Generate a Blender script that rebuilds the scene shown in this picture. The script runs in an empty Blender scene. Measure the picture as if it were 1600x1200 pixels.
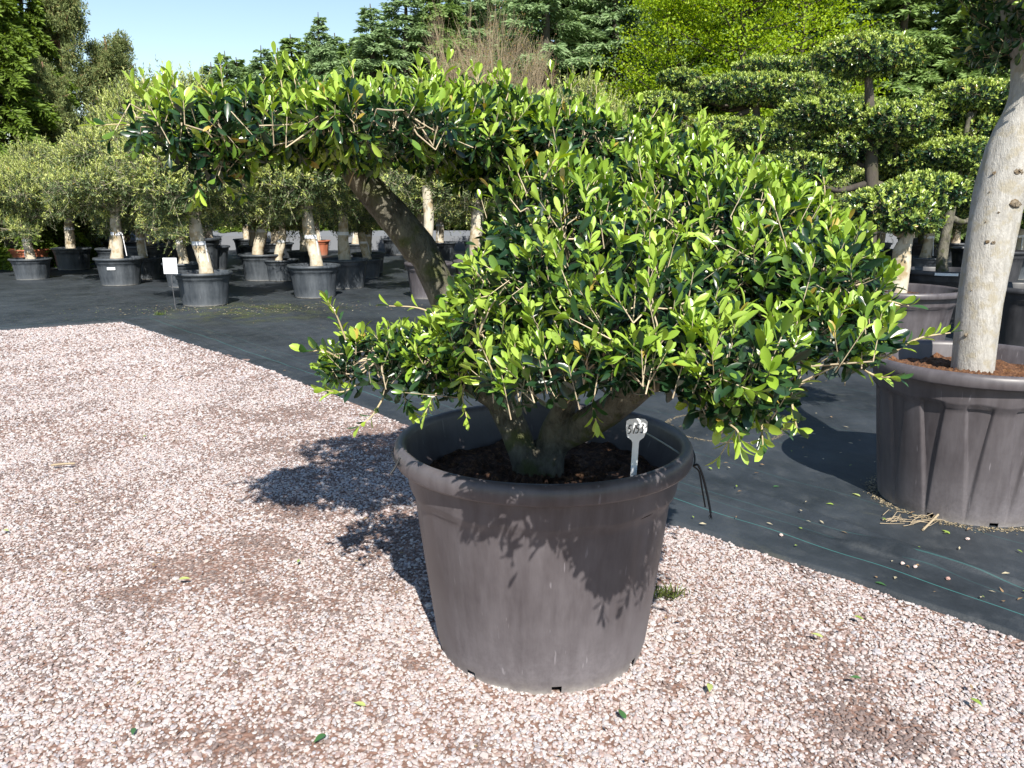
import bpy, math, random
import numpy as np
from mathutils import Vector
R_ = math.radians
scene = bpy.context.scene
COL = scene.collection
# ------------------------------------------------------------------ camera, sky, sun, exposure
CAM_H, PITCH, FPX = 1.6, R_(12.7), 1250.0
cam_d = bpy.data.cameras.new('camera'); cam_d.sensor_width = 36; cam_d.lens = 36 * FPX / 1600
cam_d.clip_end = 1500; cam_d.clip_start = 0.05
cam = bpy.data.objects.new('camera', cam_d); COL.objects.link(cam)
cam.location = (0, 0, CAM_H); cam.rotation_euler = (math.pi / 2 - PITCH, 0, 0)
scene.camera = cam
SUN_EL = R_(44)
shadow_dir = Vector((-0.19, 1, 0)).normalized()        # where shadows fall on the ground
to_sun = Vector((-shadow_dir.x * math.cos(SUN_EL), -shadow_dir.y * math.cos(SUN_EL), math.sin(SUN_EL)))
sd = bpy.data.lights.new('sun', 'SUN'); sd.energy = 5.0; sd.angle = R_(0.5); sd.color = (1, 0.95, 0.86)
sun = bpy.data.objects.new('sun', sd); COL.objects.link(sun)
sun.rotation_euler = to_sun.to_track_quat('Z', 'Y').to_euler(); sun.location = (0, 0, 20)
w = bpy.data.worlds.new('World'); scene.world = w; w.use_nodes = True
nt = w.node_tree; nt.nodes.clear()
sky = nt.nodes.new('ShaderNodeTexSky'); sky.sky_type = 'NISHITA'; sky.sun_disc = False
sky.sun_elevation = SUN_EL; sky.sun_rotation = math.atan2(to_sun.x, to_sun.y)
sky.air_density = 1.2; sky.dust_density = 0.0; sky.ozone_density = 1.0
bg = nt.nodes.new('ShaderNodeBackground'); bg.inputs[1].default_value = 0.085
wo = nt.nodes.new('ShaderNodeOutputWorld')
nt.links.new(sky.outputs[0], bg.inputs[0]); nt.links.new(bg.outputs[0], wo.inputs[0])
scene.view_settings.view_transform = 'Standard'; scene.view_settings.look = 'None'
scene.view_settings.exposure = 0.92; scene.view_settings.gamma = 1
scene.render.engine = 'CYCLES'
scene.cycles.max_bounces = 6; scene.cycles.transparent_max_bounces = 6
scene.cycles.transmission_bounces = 3

# ------------------------------------------------------------------ helpers
cp, sp = math.cos(PITCH), math.sin(PITCH)
def ground(px, py, z=0.0):
    v = (py - 600) / FPX; t = (CAM_H - z) / (sp + v * cp)
    return np.array([t * (px - 800) / FPX, t * (cp - v * sp), z])
def at(px, py, Y):
    v = (py - 600) / FPX; t = Y / (cp - v * sp)
    return np.array([t * (px - 800) / FPX, Y, CAM_H - t * (sp + v * cp)])
def pxm(px, Y, z=1.2):                                   # metres covered by px pixels at distance Y
    return px * (Y * cp + (CAM_H - z) * sp) / FPX

def project(P):
    P = np.asarray(P, float); d = P[:, 1] * cp + (CAM_H - P[:, 2]) * sp; dn = (CAM_H - P[:, 2]) * cp - P[:, 1] * sp
    return 800 + P[:, 0] / d * FPX, 600 + dn / d * FPX
class MB:
    """collects numpy pieces into one mesh"""
    def __init__(s): s.v = []; s.f = {3: [], 4: []}; s.c = []; s.n = 0; s.fm = {3: [], 4: []}
    def add(s, v, f, c=None, m=0):
        v = np.asarray(v, float).reshape(-1, 3); f = np.asarray(f, np.int64)
        s.v.append(v)
        if c is None: c = np.ones((len(v), 3))
        c = np.asarray(c, float)
        if c.ndim == 1: c = np.tile(c, (len(v), 1))
        s.c.append(c)
        s.f[f.shape[1]].append(f + s.n); s.fm[f.shape[1]].append(np.full(len(f), m)); s.n += len(v)
    def build(s, name, mats, parent=None, smooth=True):
        me = bpy.data.meshes.new(name)
        V = np.concatenate(s.v); C = np.concatenate(s.c)
        loops = []; starts = []; tot = 0; mi = []
        for k in (3, 4):
            if s.f[k]:
                F = np.concatenate(s.f[k]); loops.append(F.ravel())
                starts.append(tot + np.arange(len(F)) * k); tot += F.size; mi.append(np.concatenate(s.fm[k]))
        L = np.concatenate(loops).astype(np.int32); S = np.concatenate(starts).astype(np.int32)
        me.vertices.add(len(V)); me.vertices.foreach_set('co', V.astype(np.float32).ravel())
        me.loops.add(len(L)); me.loops.foreach_set('vertex_index', L)
        me.polygons.add(len(S)); me.polygons.foreach_set('loop_start', S)
        if not isinstance(mats, (list, tuple)): mats = [mats]
        for m in mats: me.materials.append(m)
        me.polygons.foreach_set('material_index', np.concatenate(mi).astype(np.int32))
        me.polygons.foreach_set('use_smooth', np.full(len(S), smooth))
        at_ = me.color_attributes.new('tone', 'FLOAT_COLOR', 'POINT')
        at_.data.foreach_set('color', np.c_[C, np.ones(len(C))].astype(np.float32).ravel())
        me.update(calc_edges=True); me.validate()
        o = bpy.data.objects.new(name, me); COL.objects.link(o)
        if parent: o.parent = parent
        return o
def tag(o, label=None, cat=None, group=None, kind=None):
    if label: o['label'] = label
    if cat: o['category'] = cat
    if group: o['group'] = group
    if kind: o['kind'] = kind
    return o
def empty(name, loc, rz=0, scale=1):
    o = bpy.data.objects.new(name, None); COL.objects.link(o); o.location = [float(a) for a in loc]
    o.rotation_euler = (0, 0, rz); o.scale = (scale,) * 3 if not isinstance(scale, tuple) else scale
    o.empty_display_size = .1
    return o
def copy_tree(o, parent=None):
    c = o.copy(); COL.objects.link(c); c.parent = parent
    for ch in list(o.children): copy_tree(ch, c)
    return c
def nrm(a): return a / (np.linalg.norm(a, axis=-1, keepdims=True) + 1e-9)
def perp(a):
    h = np.where(np.abs(a[..., 2:3]) < .9, np.array([0, 0, 1.]), np.array([1., 0, 0]))
    return nrm(np.cross(a, h))
def tube(mb, pts, rad, sides=8, c=None, m=0, rough=0, seed=0, caps=True):
    pts = np.asarray(pts, float); n = len(pts); rad = np.broadcast_to(rad, (n,)).astype(float)
    tan = nrm(np.gradient(pts, axis=0)); u = perp(tan[0:1])[0]; U = []
    for t in tan:
        u = u - t * np.dot(u, t); u = u / (np.linalg.norm(u) + 1e-9); U.append(u)
    U = np.array(U); W = np.cross(tan, U); a = np.arange(sides) / sides * 2 * np.pi
    rr = np.ones((n, sides))
    if rough:
        g = np.random.default_rng(seed); ph = g.uniform(0, 6.28, 6); s_ = np.arange(n)[:, None]
        rr = 1 + rough * (np.sin(2 * a + ph[0] + s_ * .35) + .7 * np.sin(3 * a + ph[1] - s_ * .5) + .5 * np.sin(5 * a + ph[2] + s_ * .8) + .6 * g.normal(0, .5, (n, sides)))
    V = pts[:, None] + (U[:, None] * np.cos(a)[None, :, None] + W[:, None] * np.sin(a)[None, :, None]) * (rad[:, None] * rr)[..., None]
    i = np.arange(n - 1)[:, None] * sides; j = np.arange(sides)[None]; k = (j + 1) % sides
    F = np.stack([i + j, i + k, i + sides + k, i + sides + j], -1).reshape(-1, 4)
    mb.add(V.reshape(-1, 3), F, c, m)
    if caps:
        for e in (0, n - 1):
            ring = V[e]; ctr = ring.mean(0); VV = np.vstack([ring, ctr])
            mb.add(VV, np.stack([np.arange(sides), (np.arange(sides) + 1) % sides, np.full(sides, sides)], -1), c, m)
def sticks(mb, A, B, ra, rb, c=None, m=0, bend=None, sides=3):
    """many thin twigs at once, each a three-sided bent prism with a mid ring"""
    A = np.asarray(A, float); B = np.asarray(B, float); n = len(A)
    if n == 0: return
    d = nrm(B - A); u = perp(d); w_ = np.cross(d, u); M = (A + B) / 2
    if bend is not None: M = M + bend
    a = np.arange(sides) / sides * 2 * np.pi
    ring = u[:, None] * np.cos(a)[None, :, None] + w_[:, None] * np.sin(a)[None, :, None]
    ra = np.broadcast_to(ra, (n,)); rb = np.broadcast_to(rb, (n,))
    V = np.stack([A[:, None] + ring * ra[:, None, None], M[:, None] + ring * ((ra + rb) / 2)[:, None, None], B[:, None] + ring * rb[:, None, None]], 1)
    V = V.reshape(n, -1, 3); j = np.arange(sides); k = (j + 1) % sides
    F1 = np.stack([j, k, sides + k, sides + j], -1); F = np.vstack([F1, F1 + sides])
    F = F[None] + (np.arange(n) * 3 * sides)[:, None, None]
    cc = None if c is None else (np.repeat(c, 3 * sides, 0) if np.ndim(c) == 2 else c)
    mb.add(V.reshape(-1, 3), F.reshape(-1, 4), cc, m)
# leaf templates: rows of (t, half width); rib sits low so that the blade is folded
def leaf_template(rows):
    v = []; f3 = []; f4 = []
    for (t, hw) in rows:
        if hw == 0: v.append((t, 0, 0)); 
        else: v += [(t, -hw, hw * .35), (t, 0, 0), (t, hw, hw * .35)]
    # first row is a point, last row a point
    n = (len(v) - 2) // 3
    f3 += [(0, 2, 1), (0, 3, 2)]
    for i in range(n - 1):
        a = 1 + 3 * i; f4 += [(a, a + 1, a + 4, a + 3), (a + 1, a + 2, a + 5, a + 4)]
    a = 1 + 3 * (n - 1); e = len(v) - 1
    f3 += [(a, a + 1, e), (a + 1, a + 2, e)]
    return np.array(v, float), np.array(f3), np.array(f4) if f4 else None
LEAF_FINE = leaf_template([(0, 0), (.14, .22), (.40, .78), (.66, 1.0), (.88, .72), (1, 0)])
LEAF_LOW = (np.array([(0, 0, 0), (.55, -1, .3), (.55, 1, .3), (1, 0, 0)], float), np.array([(0, 3, 1), (0, 2, 3)]), None)
def leaves(mb, P, A, N, L, W, C, tpl=LEAF_FINE, curl=.18, m=0):
    """P base, A axis, N facing, L length, W half width, C colour per leaf"""
    n = len(P)
    if n == 0: return
    A = nrm(A); S = nrm(np.cross(N, A)); Nn = np.cross(A, S)
    T, f3, f4 = tpl; L = np.broadcast_to(L, (n,)); W = np.broadcast_to(W, (n,)); cu = np.broadcast_to(curl, (n,))
    t = T[:, 0]; s = T[:, 1]; h = T[:, 2]
    V = P[:, None] + A[:, None] * (L[:, None] * t)[..., None] + S[:, None] * (W[:, None] * s)[..., None] \
        + Nn[:, None] * (W[:, None] * h[None] - (L * cu)[:, None] * (t ** 2)[None])[..., None]
    k = len(T); base = (np.arange(n) * k)[:, None, None]; CC = np.repeat(C, k, 0)
    V = V.reshape(-1, 3)
    if f4 is not None:
        off = mb.n; mb.add(V, (f3[None] + base).reshape(-1, 3), CC, m)
        mb.f[4].append((f4[None] + base).reshape(-1, 4) + off); mb.fm[4].append(np.full(n * len(f4), m))
    else: mb.add(V, (f3[None] + base).reshape(-1, 3), CC, m)

# ------------------------------------------------------------------ materials
def mat(name):
    m = bpy.data.materials.new(name); m.use_nodes = True; t = m.node_tree
    b = t.nodes['Principled BSDF']; return m, t, b
def N(t, typ, **kw):
    n = t.nodes.new(typ)
    for k, v in kw.items():
        if k in n.inputs: n.inputs[k].default_value = v
        else: setattr(n, k, v)
    return n
def tex(t, scale=(1, 1, 1), src='Object'):
    c = N(t, 'ShaderNodeTexCoord'); mp = N(t, 'ShaderNodeMapping'); mp.inputs['Scale'].default_value = scale
    t.links.new(c.outputs[src], mp.inputs[0]); return mp.outputs[0]
def noise(t, vec, scale, detail=4, rough=.6):
    n = N(t, 'ShaderNodeTexNoise', Scale=scale, Detail=detail, Roughness=rough); t.links.new(vec, n.inputs['Vector']); return n.outputs['Fac']
def ramp(t, fac, stops):
    r = N(t, 'ShaderNodeValToRGB'); e = r.color_ramp.elements
    while len(e) < len(stops): e.new(.5)
    for i, (p, c) in enumerate(stops):
        e[i].position = p; e[i].color = (*c, 1) if len(c) == 3 else c
    t.links.new(fac, r.inputs[0]); return r.outputs[0]
def mix(t, fac, a, b, typ='MIX'):
    m = N(t, 'ShaderNodeMix', data_type='RGBA', blend_type=typ)
    for inp, v in ((0, fac), (6, a), (7, b)):
        if hasattr(v, 'links') or hasattr(v, 'is_linked'): t.links.new(v, m.inputs[inp])
        else: m.inputs[inp].default_value = v if inp == 0 else (*v, 1)
    return m.outputs[2]
def mth(t, op, a, b=None, clamp=False):
    m = N(t, 'ShaderNodeMath', operation=op, use_clamp=clamp)
    for i, v in enumerate((a, b)):
        if v is None: continue
        if hasattr(v, 'is_linked'): t.links.new(v, m.inputs[i])
        else: m.inputs[i].default_value = v
    return m.outputs[0]
def bump(t, b, h, strength=.3, dist=.01):
    n = N(t, 'ShaderNodeBump', Strength=strength, Distance=dist); t.links.new(h, n.inputs['Height']); t.links.new(n.outputs[0], b.inputs['Normal'])
def foliage(name, rough=.4, transl=.3, spec=.5):
    m, t, b = mat(name)
    a = N(t, 'ShaderNodeAttribute', attribute_name='tone')
    t.links.new(a.outputs['Color'], b.inputs['Base Color'])
    b.inputs['Roughness'].default_value = rough; b.inputs['Specular IOR Level'].default_value = spec
    tr = N(t, 'ShaderNodeBsdfTranslucent'); hs = N(t, 'ShaderNodeHueSaturation', Value=1.25, Saturation=1.15, Hue=.488)
    t.links.new(a.outputs['Color'], hs.inputs['Color']); t.links.new(hs.outputs[0], tr.inputs[0])
    mx = N(t, 'ShaderNodeMixShader', Fac=transl); o = t.nodes['Material Output']
    t.links.new(b.outputs[0], mx.inputs[1]); t.links.new(tr.outputs[0], mx.inputs[2]); t.links.new(mx.outputs[0], o.inputs[0])
    return m
M_LEAF = foliage('glossy_leaf', .28, .24, .6)
M_OLIVE = foliage('olive_leaf', .5, .25, .4)
M_CONIFER = foliage('conifer_needles', .6, .3, .3)
M_MAPLE = foliage('spring_leaf', .5, .45, .3)
def bark(name, c1, c2, c3, scale=14, stretch=.35, bs=.5, rough=.85):
    m, t, b = mat(name); v = tex(t, (1, 1, stretch))
    n1 = noise(t, v, scale, 6, .7); n2 = noise(t, v, scale * 4, 4, .7)
    v2 = tex(t, (1, 1, 1)); n3 = noise(t, v2, scale * .45, 3, .6)
    c = ramp(t, n1, [(.3, c1), (.62, c2)]); c = mix(t, ramp(t, n3, [(.5, (0, 0, 0)), (.62, (1, 1, 1))]), c, c3)
    t.links.new(c, b.inputs['Base Color']); b.inputs['Roughness'].default_value = rough
    bump(t, b, mth(t, 'ADD', n1, mth(t, 'MULTIPLY', n2, .6)), bs, .012); return m
M_TWIG, t, b = mat('pale_twig'); a = N(t, 'ShaderNodeAttribute', attribute_name='tone'); t.links.new(a.outputs['Color'], b.inputs['Base Color']); b.inputs['Roughness'].default_value = .7
M_BARK = bark('mossy_bark', (.028, .025, .018), (.16, .148, .112), (.07, .078, .026), 22, .5, 1.0)
M_BARK_PALE = bark('pale_bark', (.36, .31, .23), (.52, .47, .38), (.3, .23, .13), 12, .4, .35)
M_BARK_SMOOTH = bark('smooth_grey_bark', (.27, .255, .23), (.42, .405, .375), (.33, .30, .24), 36, .3, .6)
M_BARK_DARK = bark('dark_bark', (.03, .025, .02), (.09, .075, .06), (.06, .06, .03), 5, .3, .5)
M_BARK_PINE = bark('reddish_pine_bark', (.14, .07, .045), (.26, .15, .1), (.1, .08, .06), 5, .3, .5)
def plastic(name, c, dust, amount=.5, rough=.45, spec=.4, low=.35):
    m, t, b = mat(name); v = tex(t, (1, 1, .16)); v2 = tex(t, (1, 1, 1))
    streak = noise(t, v, 16, 5, .65); big = noise(t, v2, 3.5, 4, .65); fine = noise(t, v2, 60, 3, .7)
    vz = N(t, 'ShaderNodeSeparateXYZ'); t.links.new(v2, vz.inputs[0])
    foot = mth(t, 'SUBTRACT', 1, mth(t, 'MULTIPLY', vz.outputs[2], 1 / low), True)
    foot = mth(t, 'POWER', foot, 1.8)
    f = ramp(t, mth(t, 'ADD', mth(t, 'MULTIPLY', streak, .6), mth(t, 'MULTIPLY', big, .45)), [(.38, (0, 0, 0)), (.8, (1, 1, 1))])
    f = mth(t, 'MULTIPLY', f, amount); f = mth(t, 'ADD', f, mth(t, 'MULTIPLY', mth(t, 'MULTIPLY', foot, .85), fine), True)
    scr = noise(t, tex(t, (7, 7, .5)), 9, 2, .5)
    sc = ramp(t, scr, [(.7, (0, 0, 0)), (.74, (.45, .45, .45))])
    f = mth(t, 'ADD', f, sc, True)
    cc_ = mix(t, f, c, dust); cc_ = mix(t, mth(t, 'MULTIPLY', mth(t, 'POWER', foot, 9), mth(t, 'MULTIPLY', mth(t, 'SUBTRACT', noise(t, v2, 22, 5, .8), .25), 2.2), True), cc_, (.5, .46, .4)); t.links.new(cc_, b.inputs['Base Color'])
    rr = mth(t, 'ADD', rough, mth(t, 'MULTIPLY', f, .35)); t.links.new(rr, b.inputs['Roughness'])
    b.inputs['Specular IOR Level'].default_value = spec
    bump(t, b, mth(t, 'ADD', big, mth(t, 'MULTIPLY', fine, .12)), .12, .01); return m
M_POT_BROWN = plastic('brown_grey_plastic', (.050, .043, .047), (.20, .185, .20), .5, .38, .5)
M_POT_BLACK = plastic('black_plastic', (.022, .028, .036), (.16, .175, .195), .5, .42, .5, .16)
M_POT_DARK = plastic('dark_plastic', (.022, .022, .025), (.12, .12, .13), .35, .4, .45, .15)
M_TERRA = plastic('terracotta_plastic', (.36, .105, .05), (.45, .25, .18), .4, .6, .3, .2)
M_SOIL, t, b = mat('dark_potting_soil'); v = tex(t); n1 = noise(t, v, 45, 6, .75); n2 = noise(t, v, 7, 3)
t.links.new(ramp(t, n1, [(.35, (.025, .012, .008)), (.52, (.09, .042, .024)), (.66, (.26, .14, .07))]), b.inputs['Base Color']); b.inputs['Roughness'].default_value = .95
bump(t, b, n1, 1, .03)
M_SOIL_RED, t, b = mat('coconut_fibre_soil'); v = tex(t); n1 = noise(t, v, 40, 6, .8)
t.links.new(ramp(t, n1, [(.35, (.05, .02, .01)), (.52, (.2, .085, .035)), (.7, (.42, .22, .1))]), b.inputs['Base Color']); b.inputs['Roughness'].default_value = .95
bump(t, b, n1, 1, .03)
def plain(name, c, rough=.6, spec=.4):
    m, t, b = mat(name); v = tex(t); n = noise(t, v, 30, 3)
    t.links.new(mix(t, mth(t, 'MULTIPLY', n, .35), c, tuple(x * .6 for x in c)), b.inputs['Base Color'])
    b.inputs['Roughness'].default_value = rough; b.inputs['Specular IOR Level'].default_value = spec; return m
M_WHITE = plain('white_plastic', (.8, .82, .84), .35)
M_CARD = plain('white_card', (.75, .76, .8), .5)
M_INK = plain('black_ink', (.012, .012, .014), .5)
M_CORD = plain('black_cord', (.02, .021, .024), .6)
M_CORD_GREY = plain('grey_cord', (.3, .33, .32), .6)
M_METAL = plain('grey_metal', (.1, .1, .11), .5)
M_WALL = plain('pale_wall', (.17, .18, .2), .7)
M_STRAW = plain('dry_straw', (.34, .27, .18), .8)
# gravel sheet: brown earth with packed stone cells
def gravel_mat():
    m, t, b = mat('gravel_bed'); v = tex(t)
    vo = N(t, 'ShaderNodeTexVoronoi', Scale=62); t.links.new(v, vo.inputs['Vector'])
    sx = N(t, 'ShaderNodeSeparateColor'); t.links.new(vo.outputs['Color'], sx.inputs[0])
    stone = ramp(t, sx.outputs[0], [(0, (.2, .11, .085)), (.2, (.36, .25, .22)), (.45, (.5, .41, .38)), (.75, (.62, .55, .52)), (1, (.7, .66, .63))])
    big = noise(t, v, 1.6, 5, .7); soil = ramp(t, noise(t, v, 50, 4), [(.3, (.11, .065, .05)), (.7, (.24, .14, .105))])
    edge = ramp(t, vo.outputs['Distance'], [(.45, (0, 0, 0)), (.75, (1, 1, 1))])
    patch = ramp(t, big, [(.52, (0, 0, 0)), (.72, (.75, .75, .75))])
    f = mth(t, 'ADD', mth(t, 'ADD', edge, patch, True), .55, True)
    t.links.new(mix(t, f, stone, soil), b.inputs['Base Color']); b.inputs['Roughness'].default_value = .9
    bump(t, b, mth(t, 'SUBTRACT', 1, vo.outputs['Distance']), .8, .008); return m
M_GRAVEL = gravel_mat()
M_PEBBLE, t, b = mat('pebble_stone'); a = N(t, 'ShaderNodeAttribute', attribute_name='tone'); v = tex(t); n1 = noise(t, v, 220, 3)
t.links.new(mix(t, mth(t, 'MULTIPLY', n1, .5), a.outputs['Color'], (.35, .25, .22)), b.inputs['Base Color']); b.inputs['Roughness'].default_value = .8
def fabric_mat():
    m, t, b = mat('woven_weed_fabric'); v = tex(t)          # object axes: x along the edge, y away from it
    s = N(t, 'ShaderNodeSeparateXYZ'); t.links.new(v, s.inputs[0])
    big = noise(t, v, 1.1, 6, .72); mid = noise(t, v, 9, 5, .7); fine = noise(t, v, 70, 3, .7)
    c = ramp(t, big, [(.36, (.013, .017, .021)), (.66, (.042, .050, .060))])
    c = mix(t, ramp(t, mid, [(.52, (0, 0, 0)), (.78, (.4, .4, .4))]), c, (.085, .088, .09))
    stain = noise(t, tex(t, (.8, 2.4, 1)), 1.7, 6, .75)
    c = mix(t, ramp(t, stain, [(.6, (0, 0, 0)), (.78, (.5, .5, .5))]), c, (.1, .1, .07))
    # moss round the middle of the yard
    d = N(t, 'ShaderNodeVectorMath', operation='DISTANCE'); d.inputs[1].default_value = MOSS; t.links.new(v, d.inputs[0])
    mo = mth(t, 'SUBTRACT', 1.0, mth(t, 'MULTIPLY', d.outputs['Value'], .62), True)
    mo = mth(t, 'MULTIPLY', mo, ramp(t, noise(t, v, 2.6, 5, .7), [(.45, (0, 0, 0)), (.62, (1, 1, 1))]))
    c = mix(t, mo, c, (.075, .085, .022))
    # teal warp threads every ~ 0.27 m, the first one bright
    wob = mth(t, 'MULTIPLY', mth(t, 'SUBTRACT', noise(t, tex(t, (1, .02, 1)), .9, 2), .5), .09)
    y = mth(t, 'ADD', s.outputs[1], wob)
    def line(y0, wd, st):
        k = mth(t, 'ABSOLUTE', mth(t, 'SUBTRACT', y, y0)); return mth(t, 'MULTIPLY', mth(t, 'SUBTRACT', 1, mth(t, 'MULTIPLY', k, 1 / wd), True), st)
    ln = mth(t, 'ADD', line(.17, .0045, .85), line(.42, .004, .35), True)
    rep = mth(t, 'ABSOLUTE', mth(t, 'SUBTRACT', mth(t, 'FRACT', mth(t, 'MULTIPLY', y, 1.6)), .5))
    ln = mth(t, 'ADD', ln, mth(t, 'MULTIPLY', mth(t, 'SUBTRACT', 1, mth(t, 'MULTIPLY', rep, 110), True), mth(t, 'MULTIPLY', big, .35)), True)
    c = mix(t, ln, c, (.05, .21, .2))
    t.links.new(c, b.inputs['Base Color'])
    b.inputs['Roughness'].default_value = .55; b.inputs['Specular IOR Level'].default_value = .4
    wv = N(t, 'ShaderNodeTexWave', Scale=95, Distortion=.5); wv.bands_direction = 'X'; t.links.new(v, wv.inputs[0])
    bump(t, b, mth(t, 'ADD', mth(t, 'MULTIPLY', mid, .7), mth(t, 'ADD', mth(t, 'MULTIPLY', fine, .25), mth(t, 'MULTIPLY', wv.outputs[0], .05))), .35, .02); return m

# ------------------------------------------------------------------ the setting: ground sheets
E0 = np.array([1.92, 2.72]); ED = np.array([-.648, .762]); EN = np.array([.762, .648])   # edge of the fabric: start, direction, normal away from the gravel
def to_edge(p): q = np.asarray(p)[..., :2] - E0; return np.stack([q @ ED, q @ EN], -1)
MOSS = (*to_edge(ground(400, 487)), 0)
def edge_off(u): return np.interp(u, [-4, 0, .8, 1.58, 4, 6.67, 11.1, 14], [.05, 0, -.06, -.1, -.11, -.05, -.2, -.25]) + .012 * np.sin(u * 3.1) + .006 * np.sin(u * 9.7 + 1)
Cn0 = ground(192, 502)[:2]; Dl0 = nrm(ground(0, 517)[:2] - Cn0); Nl0 = np.array([Dl0[1], -Dl0[0]]); Nl0 = Nl0 if Nl0[1] > 0 else -Nl0
def sheet(name, x0, x1, y0, y1, z, m):
    mb = MB(); mb.add([(x0, y0, z), (x1, y0, z), (x1, y1, z), (x0, y1, z)], [(0, 1, 2, 3)]); return tag(mb.build(name, m), kind='structure')
M_EARTH, t, b = mat('forest_floor'); v = tex(t); n1 = noise(t, v, 3, 6, .7)
t.links.new(ramp(t, n1, [(.3, (.03, .035, .012)), (.7, (.09, .085, .04))]), b.inputs['Base Color']); b.inputs['Roughness'].default_value = .95
sheet('ground', -600, 600, -50, 900, -.03, M_EARTH)
gmb = MB(); gx = np.linspace(-14, 12, 105); gy = np.linspace(-3, 14, 69); X, Y = np.meshgrid(gx, gy, indexing='ij')
Z = .006 * np.sin(X * 2.1 + Y * .9) + .006 * np.sin(Y * 2.7 - X * 1.3)
_e = to_edge(np.stack([X, Y], -1)); _c = (np.stack([X, Y], -1) - Cn0) @ Nl0; Z = np.where((_e[..., 1] > edge_off(_e[..., 0]) + .16) | (_c > .16), -.02, Z)
ii = (np.arange(104)[:, None] * 69 + np.arange(68)[None]).ravel()
gmb.add(np.stack([X, Y, Z - .001], -1).reshape(-1, 3), np.stack([ii, ii + 69, ii + 70, ii + 1], -1))
tag(gmb.build('gravel_ground', M_GRAVEL), kind='structure')
M_FAB = fabric_mat()
def fabric_z(u, v):
    z = .014 + .004 * np.sin(u * 2.3 + v) + .003 * np.sin(v * 5.1 + u * .7) + .002 * np.sin(u * 11 + v * 7)
    z = z + .032 * np.exp(-((v - (.55 + .1 * np.sin((u - 1) * 2.5))) / .022) ** 2) * np.exp(-((u - .55) / .75) ** 2)      # the ridge of a fold
    z = z + .05 * np.exp(-((v - .40 - .25 * (u - .62)) / .035) ** 2) * np.exp(-((u - .62) / .2) ** 2) + .035 * np.exp(-((v - .33) / .012) ** 2) * np.exp(-((u - .75) / .16) ** 2)                                    # a puckered tear
    z = z + .014 * np.exp(-((v - .12 - .05 * np.sin(u * 1.3)) / .03) ** 2) * np.exp(-((u - 8.2) / 2.2) ** 2)
    return z
us = np.concatenate([np.linspace(-30, -2.2, 20), np.linspace(-2, 14, 500), np.linspace(14.5, 60, 30)])
vs = np.concatenate([[0], np.linspace(.01, 1.2, 90), np.linspace(1.25, 8, 90), np.linspace(8.6, 40, 24)])
U, V_ = np.meshgrid(us, vs, indexing='ij'); off = edge_off(U) * np.exp(-V_ / 1.5)
zz = fabric_z(U, V_); zz[:, 0] = -.012; zz[:, 1] = .018
fm_ = MB(); nu, nv = len(us), len(vs); ii = (np.arange(nu - 1)[:, None] * nv + np.arange(nv - 1)[None]).ravel()
fm_.add(np.stack([U, V_ + off, zz], -1).reshape(-1, 3), np.stack([ii, ii + 1, ii + nv + 1, ii + nv], -1))
fab = tag(fm_.build('fabric_ground', M_FAB), kind='structure')
from mathutils import Matrix
fab.matrix_world = Matrix(((ED[0], EN[0], 0, E0[0]), (ED[1], EN[1], 0, E0[1]), (0, 0, 1, 0), (0, 0, 0, 1)))
# second strip of fabric: the yard on the far left, beyond the corner of the gravel
Cn = ground(192, 502)[:2]; Dl = nrm(ground(0, 517)[:2] - Cn); Nl = np.array([Dl[1], -Dl[0]]); Nl = Nl if Nl[1] > 0 else -Nl
u2 = np.concatenate([np.linspace(-.6, 12, 90), np.linspace(13, 50, 12)]); v2 = np.concatenate([[0], np.linspace(.02, 3, 25), np.linspace(3.4, 30, 14)])
U2, V2 = np.meshgrid(u2, v2, indexing='ij'); z2 = .021 + .003 * np.sin(U2 * 3 + V2 * 2); z2[:, 0] = -.012
fm2 = MB(); nu, nv = len(u2), len(v2); ii = (np.arange(nu - 1)[:, None] * nv + np.arange(nv - 1)[None]).ravel()
fm2.add(np.stack([U2, V2 + .03 * np.sin(U2 * 2.2) * np.exp(-V2), z2], -1).reshape(-1, 3), np.stack([ii, ii + nv, ii + nv + 1, ii + 1], -1))
fab2 = tag(fm2.build('fabric_yard', M_FAB), kind='structure')
fab2.matrix_world = Matrix(((Dl[0], Nl[0], 0, Cn[0]), (Dl[1], Nl[1], 0, Cn[1]), (0, 0, 1, 0), (0, 0, 0, 1)))

# pebbles: real stones over the near gravel
def on_gravel(p, m=0.0):
    e = to_edge(p); l2 = (p[:, :2] - Cn) @ Nl
    return (e[:, 1] < edge_off(e[:, 0]) - m) & (l2 < -m)
def vnoise(x, y, seed=0):
    g = np.random.default_rng(seed); s = 0
    for k in range(5):
        f = 1.7 ** k; a, b_, c, d = g.uniform(-1, 1, 4); s = s + np.sin(x * f * (1.3 + a) + y * f * b_ * 1.6 + c * 9) * np.sin(y * f * (1.5 + d) - x * f * a + d * 9) / (1 + .5 * k)
    return s
PATCH = [(ground(400, 855), .26, .2), (ground(310, 885), .36, .16), (ground(470, 800), .3, .16), (ground(420, 930), .22, .12), (ground(230, 930), .25, .08), (ground(160, 885), .2, .04), (ground(1370, 1130), .13, .1), (ground(1340, 1080), .1, .07), (ground(1050, 1070), .06, .05),
         (ground(190, 778), .1, .04), (ground(560, 700), .8, .5), (ground(640, 830), .4, .5), (ground(350, 1160), .2, .06), (ground(650, 1040), .06, .06), (ground(1290, 880), .2, .1), (ground(430, 650), .5, .25)]
def dirt(p):
    d = np.zeros(len(p))
    for (c, rx, ry) in PATCH: d = np.maximum(d, np.exp(-(((p[:, 0] - c[0]) / rx) ** 2 + ((p[:, 1] - c[1]) / ry) ** 2)))
    return d
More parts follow.
